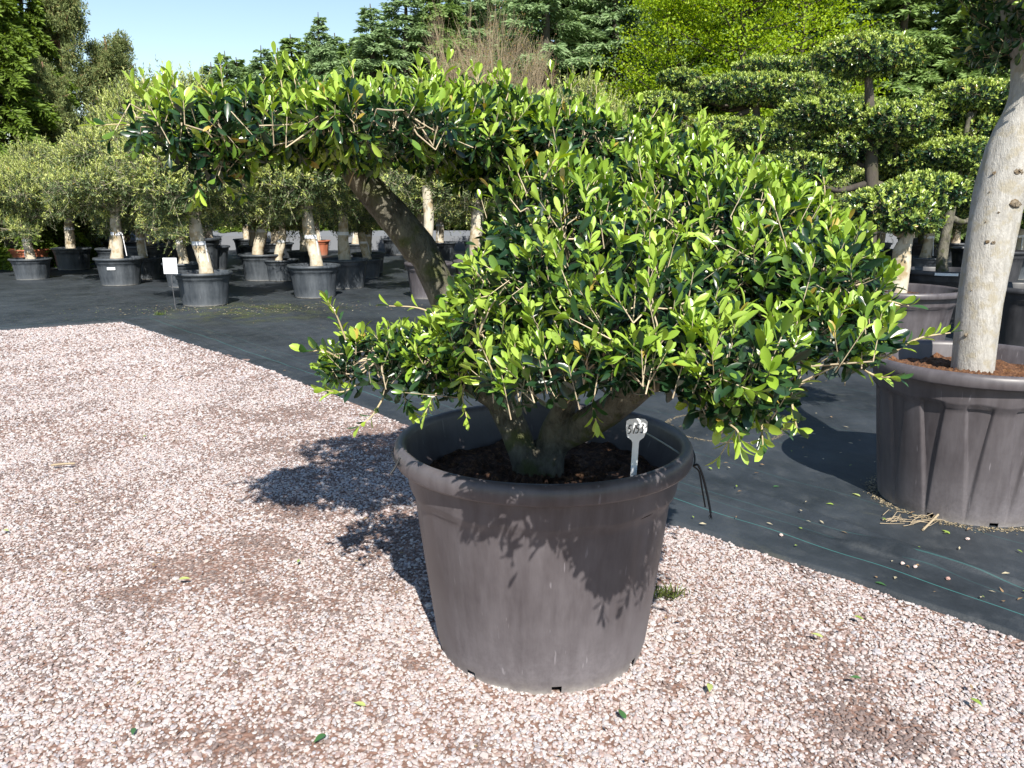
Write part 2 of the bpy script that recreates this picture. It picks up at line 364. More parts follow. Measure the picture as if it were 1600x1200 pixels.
def pebbles():
    g = np.random.default_rng(7); mb = MB()
    t_ = (1 + 5 ** .5) / 2
    ico = nrm(np.array([(-1, t_, 0), (1, t_, 0), (-1, -t_, 0), (1, -t_, 0), (0, -1, t_), (0, 1, t_), (0, -1, -t_), (0, 1, -t_), (t_, 0, -1), (t_, 0, 1), (-t_, 0, -1), (-t_, 0, 1)]))
    fi = np.array([(0, 11, 5), (0, 5, 1), (0, 1, 7), (0, 7, 10), (0, 10, 11), (1, 5, 9), (5, 11, 4), (11, 10, 2), (10, 7, 6), (7, 1, 8), (3, 9, 4), (3, 4, 2), (3, 2, 6), (3, 6, 8), (3, 8, 9), (4, 9, 5), (2, 4, 11), (6, 2, 10), (8, 6, 7), (9, 8, 1)])
    pal = np.array([(.60, .49, .45), (.66, .57, .54), (.72, .67, .63), (.5, .38, .35), (.47, .46, .49), (.56, .45, .38), (.33, .19, .155), (.24, .13, .11), (.4, .37, .38), (.76, .73, .7)])
    pw = np.array([.18, .19, .14, .12, .09, .10, .07, .03, .04, .04])
    for (y0, y1, dens, s0) in ((1.75, 3.4, 10500, .0064), (3.4, 5.2, 7500, .0068), (5.2, 7.2, 4200, .0082), (7.2, 11.3, 1900, .011)):
        xa = -.72 * y1 - .2; xb = .72 * y1 + .2; n = int((xb - xa) * (y1 - y0) * dens)
        p = np.c_[g.uniform(xa, xb, n), g.uniform(y0, y1, n), np.zeros(n)]
        k = (np.abs(p[:, 0]) < .70 * p[:, 1] + .35) & on_gravel(p, .004)
        pr = np.clip(1 - .5 * dirt(p) - .35 * np.clip(vnoise(p[:, 0] * 1.6, p[:, 1] * 2.2, 3) - .1, 0, 1), .06, 1); k &= g.uniform(0, 1, n) < pr
        pc = np.hypot(p[:, 0] - .11, p[:, 1] - 2.75) > .36; k &= pc
        p = p[k]; n = len(p); dd = dirt(p)
        s = s0 * np.exp(g.normal(0, .28, n)); p[:, 2] = .006 * np.sin(p[:, 0] * 2.1 + p[:, 1] * .9) + .006 * np.sin(p[:, 1] * 2.7 - p[:, 0] * 1.3) + s * .1 + g.uniform(-.001, .004, n)
        sc = s[:, None] * g.uniform(.7, 1.25, (n, 3)) * np.array([1, 1, .55])
        V = ico[None] * sc[:, None] * g.uniform(.8, 1.15, (n, 12, 1))
        a = g.uniform(0, 6.28, n); tl = g.normal(0, .35, n)
        c, s_ = np.cos(a)[:, None], np.sin(a)[:, None]; V = np.stack([V[..., 0] * c - V[..., 1] * s_, V[..., 0] * s_ + V[..., 1] * c, V[..., 2]], -1)
        c, s_ = np.cos(tl)[:, None], np.sin(tl)[:, None]; V = np.stack([V[..., 0] * c - V[..., 2] * s_, V[..., 1], V[..., 0] * s_ + V[..., 2] * c], -1)
        V += p[:, None]
        ci = g.choice(len(pal), n, p=pw / pw.sum()); C = pal[ci] * g.uniform(.85, 1.12, (n, 1))
        dd = dd * np.clip(.62 + 1.0 * vnoise(p[:, 0] * 9, p[:, 1] * 11, 9) + .5 * vnoise(p[:, 0] * 3, p[:, 1] * 4, 19), 0, 1.5) + .38 * np.clip(vnoise(p[:, 0] * 2.2, p[:, 1] * 3, 4), 0, 1)
        sb = g.uniform(0, 1, n) < np.clip(dd * .95, 0, .93); C = np.where(sb[:, None], np.array((.105, .056, .042)) * g.uniform(.35, 1.5, (n, 1)), C); C = C * .70 + np.array((.40, .345, .335)) * .30; C = np.where(sb[:, None], C * .72, C); C = np.clip(C * .80 * np.array([.93, 1.0, 1.05]), 0, .85)
        mb.add(V.reshape(-1, 3), (fi[None] + (np.arange(n) * 12)[:, None, None]).reshape(-1, 3), np.repeat(C, 12, 0))
    o = mb.build('gravel', M_PEBBLE, smooth=False); tag(o, 'pale pink and grey gravel stones covering the yard floor', 'gravel', kind='stuff')
pebbles()

# ------------------------------------------------------------------ pots
def make_pot(name, parent, R, H, m, rb=.735, seg=216, flutes=12, fd=.012, ang0=0.0, notches=(), wall=.012, soft=.10, hi=True):
    """rolled rim, collar with a scalloped lower edge, tapering body with wedge flutes, drain notches cut from the foot"""
    prof = []   # (r, z, flute weight)
    rbt = R * rb; rc = R * .908; rtop = R * (.873 if soft < .2 else .876)
    n1 = 26 if hi else 8
    for i in range(n1 + 1):
        f = i / n1; z = .0 + f * (.765 * H); r = rbt + (rtop - rbt) * (f ** .92)
        if i == 1: z = .038
        if i == 0: r -= .004
        prof.append((r, z, 1.0))
    prof += [(rc - .001, .798 * H, 2.0), (rc + .001, .812 * H, 2.0), (rc + .004, .86 * H, 0), (rc + .01, .905 * H, 0), (rc + .012, .915 * H, 0), (R - .004, .916 * H, 0), (R, .925 * H, 0),
             (R + .002, .955 * H, 0), (R - .002, .98 * H, 0), (R - .012, .996 * H, 0), (R - .024, H, 0), (R - .036, .993 * H, 0), (R - .044, .97 * H, 0), (R - .05, .9 * H, 0), (rtop - wall, .8 * H, 0)]
    for f in (.6, .4, .2, .12): prof.append((rbt + (rtop - rbt) * f - wall, .8 * H * f, 0))
    a = np.arange(seg) / seg * 2 * np.pi + ang0; V = []
    ph = ((a * flutes / (2 * np.pi)) % 1) * 2 - 1
    for (r, z, wgt) in prof:
        rr = np.full(seg, float(r)); zz = np.full(seg, float(z))
        if wgt == 1 or wgt == .6:
            f = min(1, z / (.8 * H)); wdt = .12 + .5 * f ** 1.1; d = np.clip((wdt - np.abs(ph)) / (soft), 0, 1); d = d * d * (3 - 2 * d)
            rr -= fd * d * (0.25 + .75 * f) * min(1, f * 8)
        if wgt == 2:      # collar's lower edge dips over each panel
            zz -= .007 * H * np.cos(np.pi * ph) * -1
        V.append(np.stack([rr * np.cos(a), rr * np.sin(a), zz], -1))
    V = np.array(V); n = len(prof); i = np.arange(n - 1)[:, None] * seg; j = np.arange(seg)[None]; k = (j + 1) % seg
    F = np.stack([i + j + 0 * k, i + k, i + seg + k, i + seg + j], -1)
    keep = np.ones((n - 1, seg), bool)
    for (na, wd) in notches:
        d = np.abs((a + np.pi / seg - na + np.pi) % (2 * np.pi) - np.pi) * rbt; keep[0, d < wd / 2] = False
    mb = MB(); mb.add(V.reshape(-1, 3), F[keep]); 
    return mb.build(name, m, parent)
def make_soil(parent, R, z, m, seed=0, lump=.012):
    g = np.random.default_rng(seed); nr, na = 22, 72; V = [(0, 0, z + .03)]
    r = np.linspace(.04, 1, nr)[:, None] * R; a = np.arange(na)[None] / na * 2 * np.pi
    x = r * np.cos(a); y = r * np.sin(a); zz = z + .03 * (1 - r / R) + lump * g.normal(0, .5, x.shape) + .01 * np.sin(x * 17) * np.sin(y * 15)
    V = np.vstack([V, np.stack([x, y, zz], -1).reshape(-1, 3)])
    i = 1 + np.arange(nr - 1)[:, None] * na; j = np.arange(na)[None]; k = (j + 1) % na
    mb = MB(); off = np.stack([i + j, i + k, i + na + k, i + na + j], -1).reshape(-1, 4); mb.add(V, off)
    mb.add(V[:na + 1], np.stack([np.zeros(na, int), 1 + np.arange(na), 1 + (np.arange(na) + 1) % na], -1))
    return mb.build('soil', m, parent)

def sticker(parent, R, z, wd, h, ang, name='sticker'):
    mb = MB(); n = 9; a = ang + np.linspace(-.5, .5, n) * wd / R; V = []
    for zz_ in (z - h / 2, z + h / 2):
        for rr_ in (R, R + .002): V.append(np.stack([rr_ * np.cos(a), rr_ * np.sin(a), np.full(n, zz_)], -1))
    V = np.array(V).reshape(-1, 3); F = []
    for i in range(n - 1):
        a0, a1, b0_, b1_ = i, n + i, 2 * n + i, 3 * n + i
        F += [(a1, a1 + 1, b1_ + 1, b1_), (a0 + 1, a0, b0_, b0_ + 1), (b1_, b1_ + 1, b0_ + 1, b0_), (a0, a0 + 1, a1 + 1, a1)]
    mb.add(V, F); return mb.build(name, M_WHITE, parent, smooth=False)
# ------------------------------------------------------------------ crowns made of shoots
def in_pads(P, pads, k=1.0):
    r = np.zeros(len(P), bool)
    for (c, rad) in pads: r |= (((P - c) / (np.asarray(rad) * k)) ** 2).sum(1) < 1
    return r
def smooth3(P, f, seed):
    g = np.random.default_rng(seed); s = 0
    for k in range(6):
        d = nrm(g.normal(size=3)); s = s + np.sin((P @ d) * f * (1 + .5 * k) + g.uniform(0, 6.28)) / (1 + .4 * k)
    return s / 2.2
def sample_shell(g, pads, dens, lump, lf, seed, down=.45, inner=.82, dz=None):
    PP, NN = [], []
    for (c, rad) in pads:
        rad = np.asarray(rad, float); area = 4 * np.pi * ((rad[0] * rad[1]) ** 1.6 / 3 + (rad[0] * rad[2]) ** 1.6 / 3 + (rad[1] * rad[2]) ** 1.6 / 3) ** (1 / 1.6)
        n = int(area * dens); u = nrm(g.normal(size=(n * 2, 3)))
        wgt = np.linalg.norm(u / rad, axis=1); wgt /= wgt.max(); u = u[g.uniform(0, 1, len(u)) < wgt][:n]
        keep = g.uniform(0, 1, len(u)) < np.where(u[:, 2] < -.15, down, 1); u = u[keep]
        p = c + u * rad * (1 + lump * smooth3(c + u * rad, lf, seed) + g.normal(0, lump * .35, len(u)))[:, None]
        nn = nrm(u / rad); ok = ~in_pads(p, [q for q in pads if q[0] is not c], inner); PP.append(p[ok]); NN.append(nn[ok])
    return np.concatenate(PP), np.concatenate(NN)
def shoot_crown(pads, seed, dens, twig_mb, leaf_mb, L=(.045, .07), wr=.17, pairs=(4, 6), slen=(.07, .13), young=((.30, .44, .05), (.42, .56, .11)), old=((.018, .055, .02), (.05, .11, .03)),
                tpl=LEAF_FINE, lump=.10, lf=6, up=.55, down=.45, inside=.9, twigs=True, long_shoots=.06, py=.85, twig_c=(.42, .33, .2), hubs=None, rtw=.0018, prune=None, mid=None, yfrac=.42, dz=None):
    g = np.random.default_rng(seed)
    P, Nn = sample_shell(g, pads, dens, lump, lf, seed, down)
    if prune is not None: k_ = prune(P, g); P, Nn = P[k_], Nn[k_]
    n = len(P); d = nrm(Nn * .65 + np.array([0, 0, up]) * np.where(Nn[:, 2:3] < -.2, .1, 1) + g.normal(0, .3, (n, 3)))
    sl = g.uniform(*slen, n); lg = g.uniform(0, 1, n) < long_shoots; sl = np.where(lg, sl * 1.9, sl)
    tip = P + d * (sl * np.where(lg, .8, .25))[:, None]
    if prune is not None:
        k_ = prune(tip + d * .03, g); P, Nn, d, sl, lg, tip = P[k_], Nn[k_], d[k_], sl[k_], lg[k_], tip[k_]; n = len(P)
    base = tip - d * sl[:, None]
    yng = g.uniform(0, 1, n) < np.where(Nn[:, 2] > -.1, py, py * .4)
    bendv = g.normal(0, .006, (n, 3))
    if twigs:
        sticks(twig_mb, base - d * .0, tip, rtw, rtw * .5, np.tile(twig_c, (n, 1)) * g.uniform(.7, 1.2, (n, 1)))
    kmax = pairs[1]; npair = g.integers(pairs[0], pairs[1] + 1, n); rot0 = g.uniform(0, 6.28, n); u = perp(d); w_ = np.cross(d, u)
    yv0, yv1 = np.array(young[0]), np.array(young[1]); o0, o1 = np.array(old[0]), np.array(old[1])
    shade = g.uniform(0, 1, n)
    for k in range(kmax):
        on = k < npair; f = (k + .5) / npair                          # 0 near base, 1 at tip
        for sgn in (0, 1):
            s = on & (g.uniform(0, 1, n) < .93)
            th = rot0 + k * np.pi / 2 + sgn * np.pi + g.normal(0, .25, n); ra = u * np.cos(th)[:, None] + w_ * np.sin(th)[:, None]
            el = np.interp(f, [0, .6, 1], [1.15, .8, .3]) + g.normal(0, .16, n)
            A = d * np.cos(el)[:, None] + ra * np.sin(el)[:, None] + np.array([0, 0, .1])
            Nf = d * np.sin(el)[:, None] - ra * np.cos(el)[:, None] + g.normal(0, .25, (n, 3))
            q = base + d * (sl * (.12 + .88 * f))[:, None]
            ll = g.uniform(*L, n) * np.interp(f, [0, .5, 1], [.85, 1.1, .8]); wd = ll * wr * g.uniform(.85, 1.15, n)
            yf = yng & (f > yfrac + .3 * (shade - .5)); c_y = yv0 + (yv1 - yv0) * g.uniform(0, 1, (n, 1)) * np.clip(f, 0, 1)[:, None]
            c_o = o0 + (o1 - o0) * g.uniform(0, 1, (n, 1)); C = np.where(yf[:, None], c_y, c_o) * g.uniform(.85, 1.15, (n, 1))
            C = np.where(g.uniform(0, 1, (n, 1)) < .012, np.array([(.40, .30, .06)]), C)
            if mid is not None: mf = (~yf) & (f > yfrac - .2) & (g.uniform(0, 1, n) < .6); C = np.where(mf[:, None], np.array(mid) * g.uniform(.7, 1.3, (n, 1)), C)
            leaves(leaf_mb, q[s], A[s], Nf[s], ll[s], wd[s], C[s], tpl, g.uniform(-.05, .3, n)[s])
    # older leaves deeper in the crown
    for (c, rad) in pads:
        rad = np.asarray(rad); vol = rad.prod() ** (2 / 3) * 12; m = int(vol * dens * 4 * inside); uu = nrm(g.normal(size=(m, 3)))
        rr = g.uniform(.55, .97, m); q = c + uu * rad * rr[:, None]; A = nrm(uu * .5 + g.normal(0, .8, (m, 3))); Nf = nrm(uu + np.array([0, 0, .6]) + g.normal(0, .6, (m, 3)))
        if prune is not None: k_ = prune(q, g); q, A, Nf, uu = q[k_], A[k_], Nf[k_], uu[k_]; m = len(q)
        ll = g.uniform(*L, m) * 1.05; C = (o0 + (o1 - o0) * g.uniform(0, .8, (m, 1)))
        leaves(leaf_mb, q, A, Nf, ll, ll * wr * 1.05, C, tpl, .1)
    # twigs inside: hub -> shell
    if twigs and hubs is not None:
        H = np.array([h for h in hubs]); idx = g.choice(n, min(n, int(n * .42)), replace=False)
        sec_n = max(30, n // 20); si = g.choice(n, sec_n, replace=False)
        dist = ((P[si][:, None] - H[None]) ** 2).sum(-1); hb = H[dist.argmin(1)]
        S1 = hb + (P[si] - hb) * .78; 
        nodes = np.concatenate([hb + (P[si] - hb) * f for f in (.4, .55, .68, .78)])
        if prune is not None: nodes = nodes[prune(nodes + [0, 0, -.05], g)]; ok_ = prune(S1 + [0, 0, -.05], g) & prune(hb + [0, 0, -.05], g)
        else: ok_ = np.ones(sec_n, bool)
        m_ = int(ok_.sum()); sticks(twig_mb, hb[ok_] + g.normal(0, .01, (m_, 3)), S1[ok_], .006, .0032, np.tile(twig_c, (m_, 1)) * g.uniform(.45, .85, (m_, 1)), bend=g.normal(0, .025, (m_, 3)), sides=5)
        dist = ((base[idx][:, None] - nodes[None]) ** 2).sum(-1); j = dist.argmin(1)
        sticks(twig_mb, nodes[j], base[idx], .003, rtw, np.tile(twig_c, (len(idx), 1)) * g.uniform(.75, 1.15, (len(idx), 1)), bend=g.normal(0, .012, (len(idx), 3)), sides=4)
    return P
def curve(pts, n=24):
    pts = np.asarray(pts, float); m = len(pts); out = []
    P = np.vstack([2 * pts[0] - pts[1], pts, 2 * pts[-1] - pts[-2]])
    for i in range(m - 1):
        p0, p1, p2, p3 = P[i:i + 4]
        for t in np.linspace(0, 1, n // (m - 1) + 1)[:-1]:
            out.append(.5 * (2 * p1 + (p2 - p0) * t + (2 * p0 - 5 * p1 + 4 * p2 - p3) * t * t + (3 * p1 - p0 - 3 * p2 + p3) * t ** 3))
    out.append(pts[-1]); return np.array(out)

# ------------------------------------------------------------------ the specimen in the foreground
PC = np.array([.11, 2.75, 0.])
def notch_angle(px, py): q = ground(px, py)[:2] - PC[:2]; return math.atan2(q[1], q[0])
spec = empty('potted_shrub', PC); inv = -PC
tag(spec, 'wide spreading evergreen shrub in the big brown pot on the gravel in front', 'potted shrub')
pot = make_pot('pot', spec, .527, .79, M_POT_BROWN, rb=.725, seg=288, flutes=12, fd=.005, soft=.35, ang0=.1, notches=[(notch_angle(870, 1090), .036), (notch_angle(735, 1066), .034), (notch_angle(988, 1046), .03), (2.2, .034), (1.0, .034)])
make_soil(spec, .47, .635, M_SOIL, 3, .02)
def loc(px, py, Y): return at(px, py, Y) - PC
tb = MB()
def limb(pts, rad, sides=14, rough=.06, seed=1, n=26, c=None):
    q = curve(pts, n); tube(tb, q, np.interp(np.linspace(0, 1, len(q)), np.linspace(0, 1, len(rad)), rad), sides, c, 0, rough, seed)
b0 = np.array([0.0, -.02, .58])
limb([b0, [0.0, 0, .66], loc(868, 690, 2.76), loc(930, 655, 2.62), loc(1005, 600, 2.5), loc(1100, 520, 2.45), loc(1180, 440, 2.5)], [.085, .07, .055, .05, .045, .035, .02], seed=2)
limb([b0 + [-.02, 0, 0], loc(815, 705, 2.74), loc(790, 640, 2.78), loc(750, 560, 2.84), loc(705, 490, 2.88), loc(672, 415, 2.9), loc(655, 385, 2.9), loc(610, 335, 2.88), loc(560, 275, 2.85), loc(520, 225, 2.82), loc(440, 205, 2.8)],
     [.075, .055, .05, .05, .052, .058, .062, .054, .046, .038, .018], seed=3, n=40, rough=.08)
limb([loc(890, 560, 2.6), loc(880, 440, 2.8), loc(885, 330, 3.05), loc(890, 260, 3.2)], [.04, .035, .03, .012], seed=4)
limb([b0 + [.02, 0, .02], loc(862, 680, 2.74), loc(885, 625, 2.68), loc(890, 560, 2.6), loc(900, 470, 2.5), loc(905, 390, 2.45)], [.06, .045, .04, .034, .028, .015], seed=5)
limb([loc(800, 650, 2.78), loc(740, 610, 2.72), loc(660, 575, 2.66), loc(590, 555, 2.62)], [.03, .022, .016, .008], seed=6)
limb([loc(1005, 600, 2.5), loc(1090, 580, 2.2), loc(1180, 560, 1.95), loc(1280, 545, 1.82)], [.035, .026, .02, .01], seed=7)
limb([loc(1100, 520, 2.45), loc(1180, 500, 2.5), loc(1290, 500, 2.5)], [.03, .022, .01], seed=8)
limb([loc(560, 275, 2.85), loc(620, 215, 2.9), loc(700, 190, 3.0)], [.035, .025, .012], seed=9)
limb([loc(540, 250, 2.84), loc(440, 240, 2.7), loc(340, 225, 2.65), loc(270, 215, 2.62)], [.035, .022, .014, .007], seed=10)
g = np.random.default_rng(5); kn = b0 + g.normal(0, .02, (5, 3))
tb.build('trunk', M_BARK, spec)
def pad(px, py, Y, wpx, hpx, ry):
    c = at(px, py, Y); return (c - PC, (pxm(wpx / 2, Y, c[2]), ry, pxm(hpx / 2, Y, c[2])))
PADS = [pad(880, 420, 2.25, 330, 290, .42), pad(800, 495, 2.35, 250, 220, .38), pad(1000, 500, 1.95, 270, 210, .34), pad(930, 560, 1.95, 240, 120, .3), pad(600, 570, 2.55, 215, 110, .26), pad(705, 560, 2.5, 200, 140, .3),
        pad(1110, 410, 2.45, 390, 270, .5), pad(1250, 430, 2.2, 230, 190, .38), pad(920, 580, 1.8, 240, 110, .3), pad(1020, 570, 1.75, 200, 95, .25), pad(820, 590, 1.95, 170, 90, .25), pad(1120, 550, 1.75, 260, 150, .3), pad(1290, 520, 1.85, 200, 120, .26), pad(1190, 615, 1.75, 140, 110, .18), pad(1345, 560, 1.74, 110, 80, .14), pad(1050, 600, 1.75, 170, 70, .18),
        pad(1050, 310, 2.9, 330, 160, .45), pad(1200, 340, 2.7, 160, 120, .3), pad(900, 250, 3.2, 320, 120, .4), pad(1010, 240, 3.3, 220, 80, .3), pad(800, 270, 3.1, 200, 130, .35), pad(1290, 400, 2.6, 130, 110, .25),
        pad(600, 195, 2.42, 260, 90, .28), pad(800, 195, 3.15, 260, 90, .35), pad(870, 215, 2.95, 220, 90, .3), pad(760, 225, 2.9, 160, 100, .28), pad(1130, 622, 1.64, 150, 60, .13), pad(430, 205, 2.62, 330, 110, .42), pad(300, 210, 2.58, 190, 85, .3), pad(330, 245, 2.5, 170, 60, .22), pad(570, 205, 2.7, 330, 120, .46), pad(690, 205, 3.0, 260, 130, .42), pad(560, 185, 3.2, 330, 80, .35), pad(730, 190, 3.4, 260, 90, .35)]
PADS = [(c, tuple(max(.06, x - .03) for x in r_)) for c, r_ in PADS]
TOPX = [150, 200, 260, 400, 600, 760, 800, 900, 1000, 1100, 1200, 1280, 1340, 1400, 1450, 1500]; TOPY = [205, 170, 135, 125, 120, 128, 150, 160, 172, 192, 222, 275, 320, 385, 460, 520]
BOTX = [180, 270, 360, 450, 460, 500, 560, 640, 700, 760, 830, 880, 950, 1010, 1060, 1100, 1180, 1240, 1290, 1350, 1420, 1500]; BOTY = [255, 292, 300, 295, 560, 620, 642, 635, 640, 600, 625, 600, 618, 585, 600, 635, 680, 660, 600, 595, 545, 540]
HOLE = [(520, 285), (600, 292), (760, 300), (775, 325), (725, 365), (695, 395), (690, 430), (640, 470), (600, 482), (540, 490), (480, 455), (380, 430), (380, 320)]
def in_poly(x, y, poly):
    c = np.zeros(len(x), bool); n = len(poly)
    for i in range(n):
        (x1, y1), (x2, y2) = poly[i], poly[(i + 1) % n]
        if y1 != y2: c ^= ((y1 > y) != (y2 > y)) & (x < (x2 - x1) * (y - y1) / (y2 - y1) + x1)
    return c
def prune_crown(P, g):
    x, y = project(P + PC); j = g.normal(0, 9, len(P)) + 30 * smooth3(P, 10, 5) - 10; keep = smooth3(P, 13, 8) + .5 * smooth3(P, 30, 9) > g.uniform(-1.3, -.15, len(P))
    return keep & (y > np.interp(x, TOPX, TOPY) - 4 + j) & (y < np.interp(x, BOTX, BOTY) + j) & ~in_poly(x + j, y + g.normal(0, 7, len(P)), HOLE)
lm, tw = MB(), MB()
hubs = [p[0] + np.array(h) * [1, 1, -.6] * np.asarray(p[1]) for p in PADS for h in ((0, 0, -.2), (.4, 0, -.2), (-.4, 0, -.2), (0, .4, -.2), (0, -.4, -.2))]
_x, _y = project(np.array(hubs) + PC); hubs = [h for h, a_, b_ in zip(hubs, _x, _y) if b_ < np.interp(a_, BOTX, BOTY) - 32 and not in_poly(np.array([a_]), np.array([b_]), HOLE)[0]]
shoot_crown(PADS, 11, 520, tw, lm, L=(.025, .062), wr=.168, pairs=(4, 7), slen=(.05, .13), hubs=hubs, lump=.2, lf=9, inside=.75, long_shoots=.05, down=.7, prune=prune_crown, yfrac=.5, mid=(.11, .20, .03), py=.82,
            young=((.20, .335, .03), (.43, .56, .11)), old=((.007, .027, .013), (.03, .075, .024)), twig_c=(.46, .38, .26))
# single sprigs that leave the outline
def sprig(px0, py0, Y0, px1, py1, Y1, n=7, L=.055, seed=0, yg=.7):
    g = np.random.default_rng(seed + 100); A, B = loc(px0, py0, Y0), loc(px1, py1, Y1); m = (A + B) / 2 + [0, 0, -.015 if py1 > py0 else .015]
    q = curve([A, m, B], 12); tube(tw, q, np.linspace(.0035, .0015, len(q)), 5, (.42, .34, .2))
    d = nrm(B - A)
    for i in range(n):
        f = (i + 1) / n; p = q[int(f * (len(q) - 1))]
        for s in (0, 1):
            ra = perp(d[None])[0]; w_ = np.cross(d, ra); th = i * 1.57 + s * 3.14 + g.normal(0, .3); r = ra * math.cos(th) + w_ * math.sin(th); el = .95 - .6 * f
            Ad = d * math.cos(el) + r * math.sin(el) + np.array([0, 0, .25]); Nf = d * math.sin(el) - r * math.cos(el) + g.normal(0, .2, 3)
            ll = L * g.uniform(.75, 1.2); c = np.array((.32, .46, .06)) if g.uniform() < yg else np.array((.04, .1, .03))
            leaves(lm, p[None], Ad[None], Nf[None], ll, ll * .2, (c * g.uniform(.8, 1.2))[None], LEAF_FINE, .15)
sprig(1380, 560, 1.75, 1485, 520, 1.72, 8, .034, 1); sprig(1190, 610, 1.75, 1192, 695, 1.6, 6, .045, 2); sprig(1150, 600, 1.75, 1128, 655, 1.58, 6, .04, 22); sprig(1235, 600, 1.75, 1245, 668, 1.62, 5, .04, 23); sprig(1090, 590, 1.8, 1075, 632, 1.66, 5, .04, 24); sprig(1160, 640, 1.9, 1240, 672, 1.8, 5, .055, 3); sprig(1330, 560, 1.74, 1400, 590, 1.7, 6, .036, 4)
sprig(540, 530, 2.5, 512, 470, 2.45, 6, .045, 5); sprig(530, 560, 2.5, 482, 550, 2.42, 5, .055, 6); sprig(560, 600, 2.5, 510, 610, 2.45, 5, .05, 7); sprig(600, 620, 2.5, 562, 665, 2.45, 4, .04, 8, .3)
sprig(700, 500, 2.4, 608, 478, 2.4, 4, .04, 9); sprig(1290, 330, 2.5, 1285, 268, 2.5, 4, .045, 10); sprig(250, 210, 2.6, 150, 196, 2.55, 6, .05, 11); sprig(290, 180, 2.65, 268, 125, 2.6, 4, .055, 12)
sprig(1185, 250, 2.8, 1190, 205, 2.8, 4, .04, 13); sprig(1120, 630, 2.0, 1125, 665, 1.95, 3, .05, 14); sprig(995, 210, 3.0, 1000, 165, 3.0, 3, .05, 15); sprig(545, 290, 2.75, 563, 262, 2.7, 3, .06, 16)
sprig(880, 640, 2.5, 905, 618, 2.4, 3, .04, 17); sprig(850, 280, 2.1, 880, 245, 2.08, 4, .06, 18); sprig(330, 250, 2.5, 360, 296, 2.5, 4, .045, 19); sprig(1330, 480, 1.9, 1420, 478, 1.85, 6, .04, 20)
g = np.random.default_rng(99)
def sprig3(A, d, L0, n, L, yg):
    B = A + d * L0; q = curve([A, (A + B) / 2 + g.normal(0, .008, 3), B], 12); tube(tw, q, np.linspace(.0026, .0012, len(q)), 5, (.44, .36, .22))
    u = perp(d[None])[0]; w_ = np.cross(d, u)
    for i in range(n):
        f = (i + 1) / n; p = q[int((.15 + .85 * f) * (len(q) - 1))]
        for s_ in (0, 1):
            th = i * 1.57 + s_ * 3.14 + g.normal(0, .3); r_ = u * math.cos(th) + w_ * math.sin(th); el = 1.05 - .75 * f
            ll = L * g.uniform(.7, 1.2); c = np.array((.34, .48, .07)) if f > yg else np.array((.04, .1, .03))
            leaves(lm, p[None], (d * math.cos(el) + r_ * math.sin(el))[None], (d * math.sin(el) - r_ * math.cos(el) + g.normal(0, .2, 3))[None], ll, ll * .16, (c * g.uniform(.8, 1.2))[None], LEAF_FINE, g.uniform(0, .25))
shell, shn = sample_shell(g, PADS, 60, .1, 9, 4, .5); ok_ = prune_crown(shell, g); shell, shn = shell[ok_], shn[ok_]
px_, py_ = project(shell + PC)
near_edge = (py_ < np.interp(px_, TOPX, TOPY) + 38) | (py_ > np.interp(px_, BOTX, BOTY) - 34)
cand = np.where(near_edge)[0]; cand = g.choice(cand, min(95, len(cand)), replace=False)
for i in cand:
    d = nrm(shn[i] * .8 + np.array([0, 0, .75 if shn[i][2] > -.1 else -.1]) + g.normal(0, .22, 3)); sprig3(shell[i], d, g.uniform(.05, .12), int(g.integers(3, 7)), g.uniform(.034, .052), g.uniform(.2, .7))
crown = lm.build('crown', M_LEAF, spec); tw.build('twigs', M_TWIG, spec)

# twine round the rim of that pot
cm = MB(); a = np.linspace(R_(-20), R_(206), 90); rr = .5275 + .006; 
zc = .745 + .012 * np.sin(a * 2)
ring = np.stack([rr * np.cos(a), rr * np.sin(a), zc], -1)
tube(cm, ring, .0032, 6)
e0 = ring[0]; e1 = ring[-1]
tail = [e0, e0 + [.012, -.01, .008], e0 + [.03, -.01, -.03], e0 + [.05, -.01, -.1], e0 + [.062, -.02, -.16]]
tube(cm, curve(tail, 16), .004, 6); tube(cm, curve([e0, e0 + [.02, 0, -.02], e0 + [.035, .01, -.08], e0 + [.05, .01, -.15]], 12), .003, 6)
for k in range(7):
    f = e0 + np.array([.062, -.02, -.16]); tube(cm, [f, f + g.normal(0, .006, 3) + [0, 0, -.015]], .0012, 4)
tube(cm, curve([e1 + [0, 0, .03], e1 + [-.015, -.01, .0], e1 + [-.03, -.02, -.02]], 8), .004, 6)
tw_o = cm.build('twine', M_CORD); tw_o.location = PC; tag(tw_o, 'black twine tied round the rim of the big pot in front, frayed end hanging', 'twine')
gm = MB(); q0 = at(1000, 671, 2.7) - PC; q1 = e0 + [-.012, 0, .02]; q = curve([q0, (q0 + q1) / 2 + [0, 0, .003], q1], 12); tube(gm, q, .0028, 6)
o = gm.build('cord', M_CORD_GREY); o.location = PC; tag(o, 'grey green cord stretched from the twine knot to the shrub inside the big pot', 'cord')

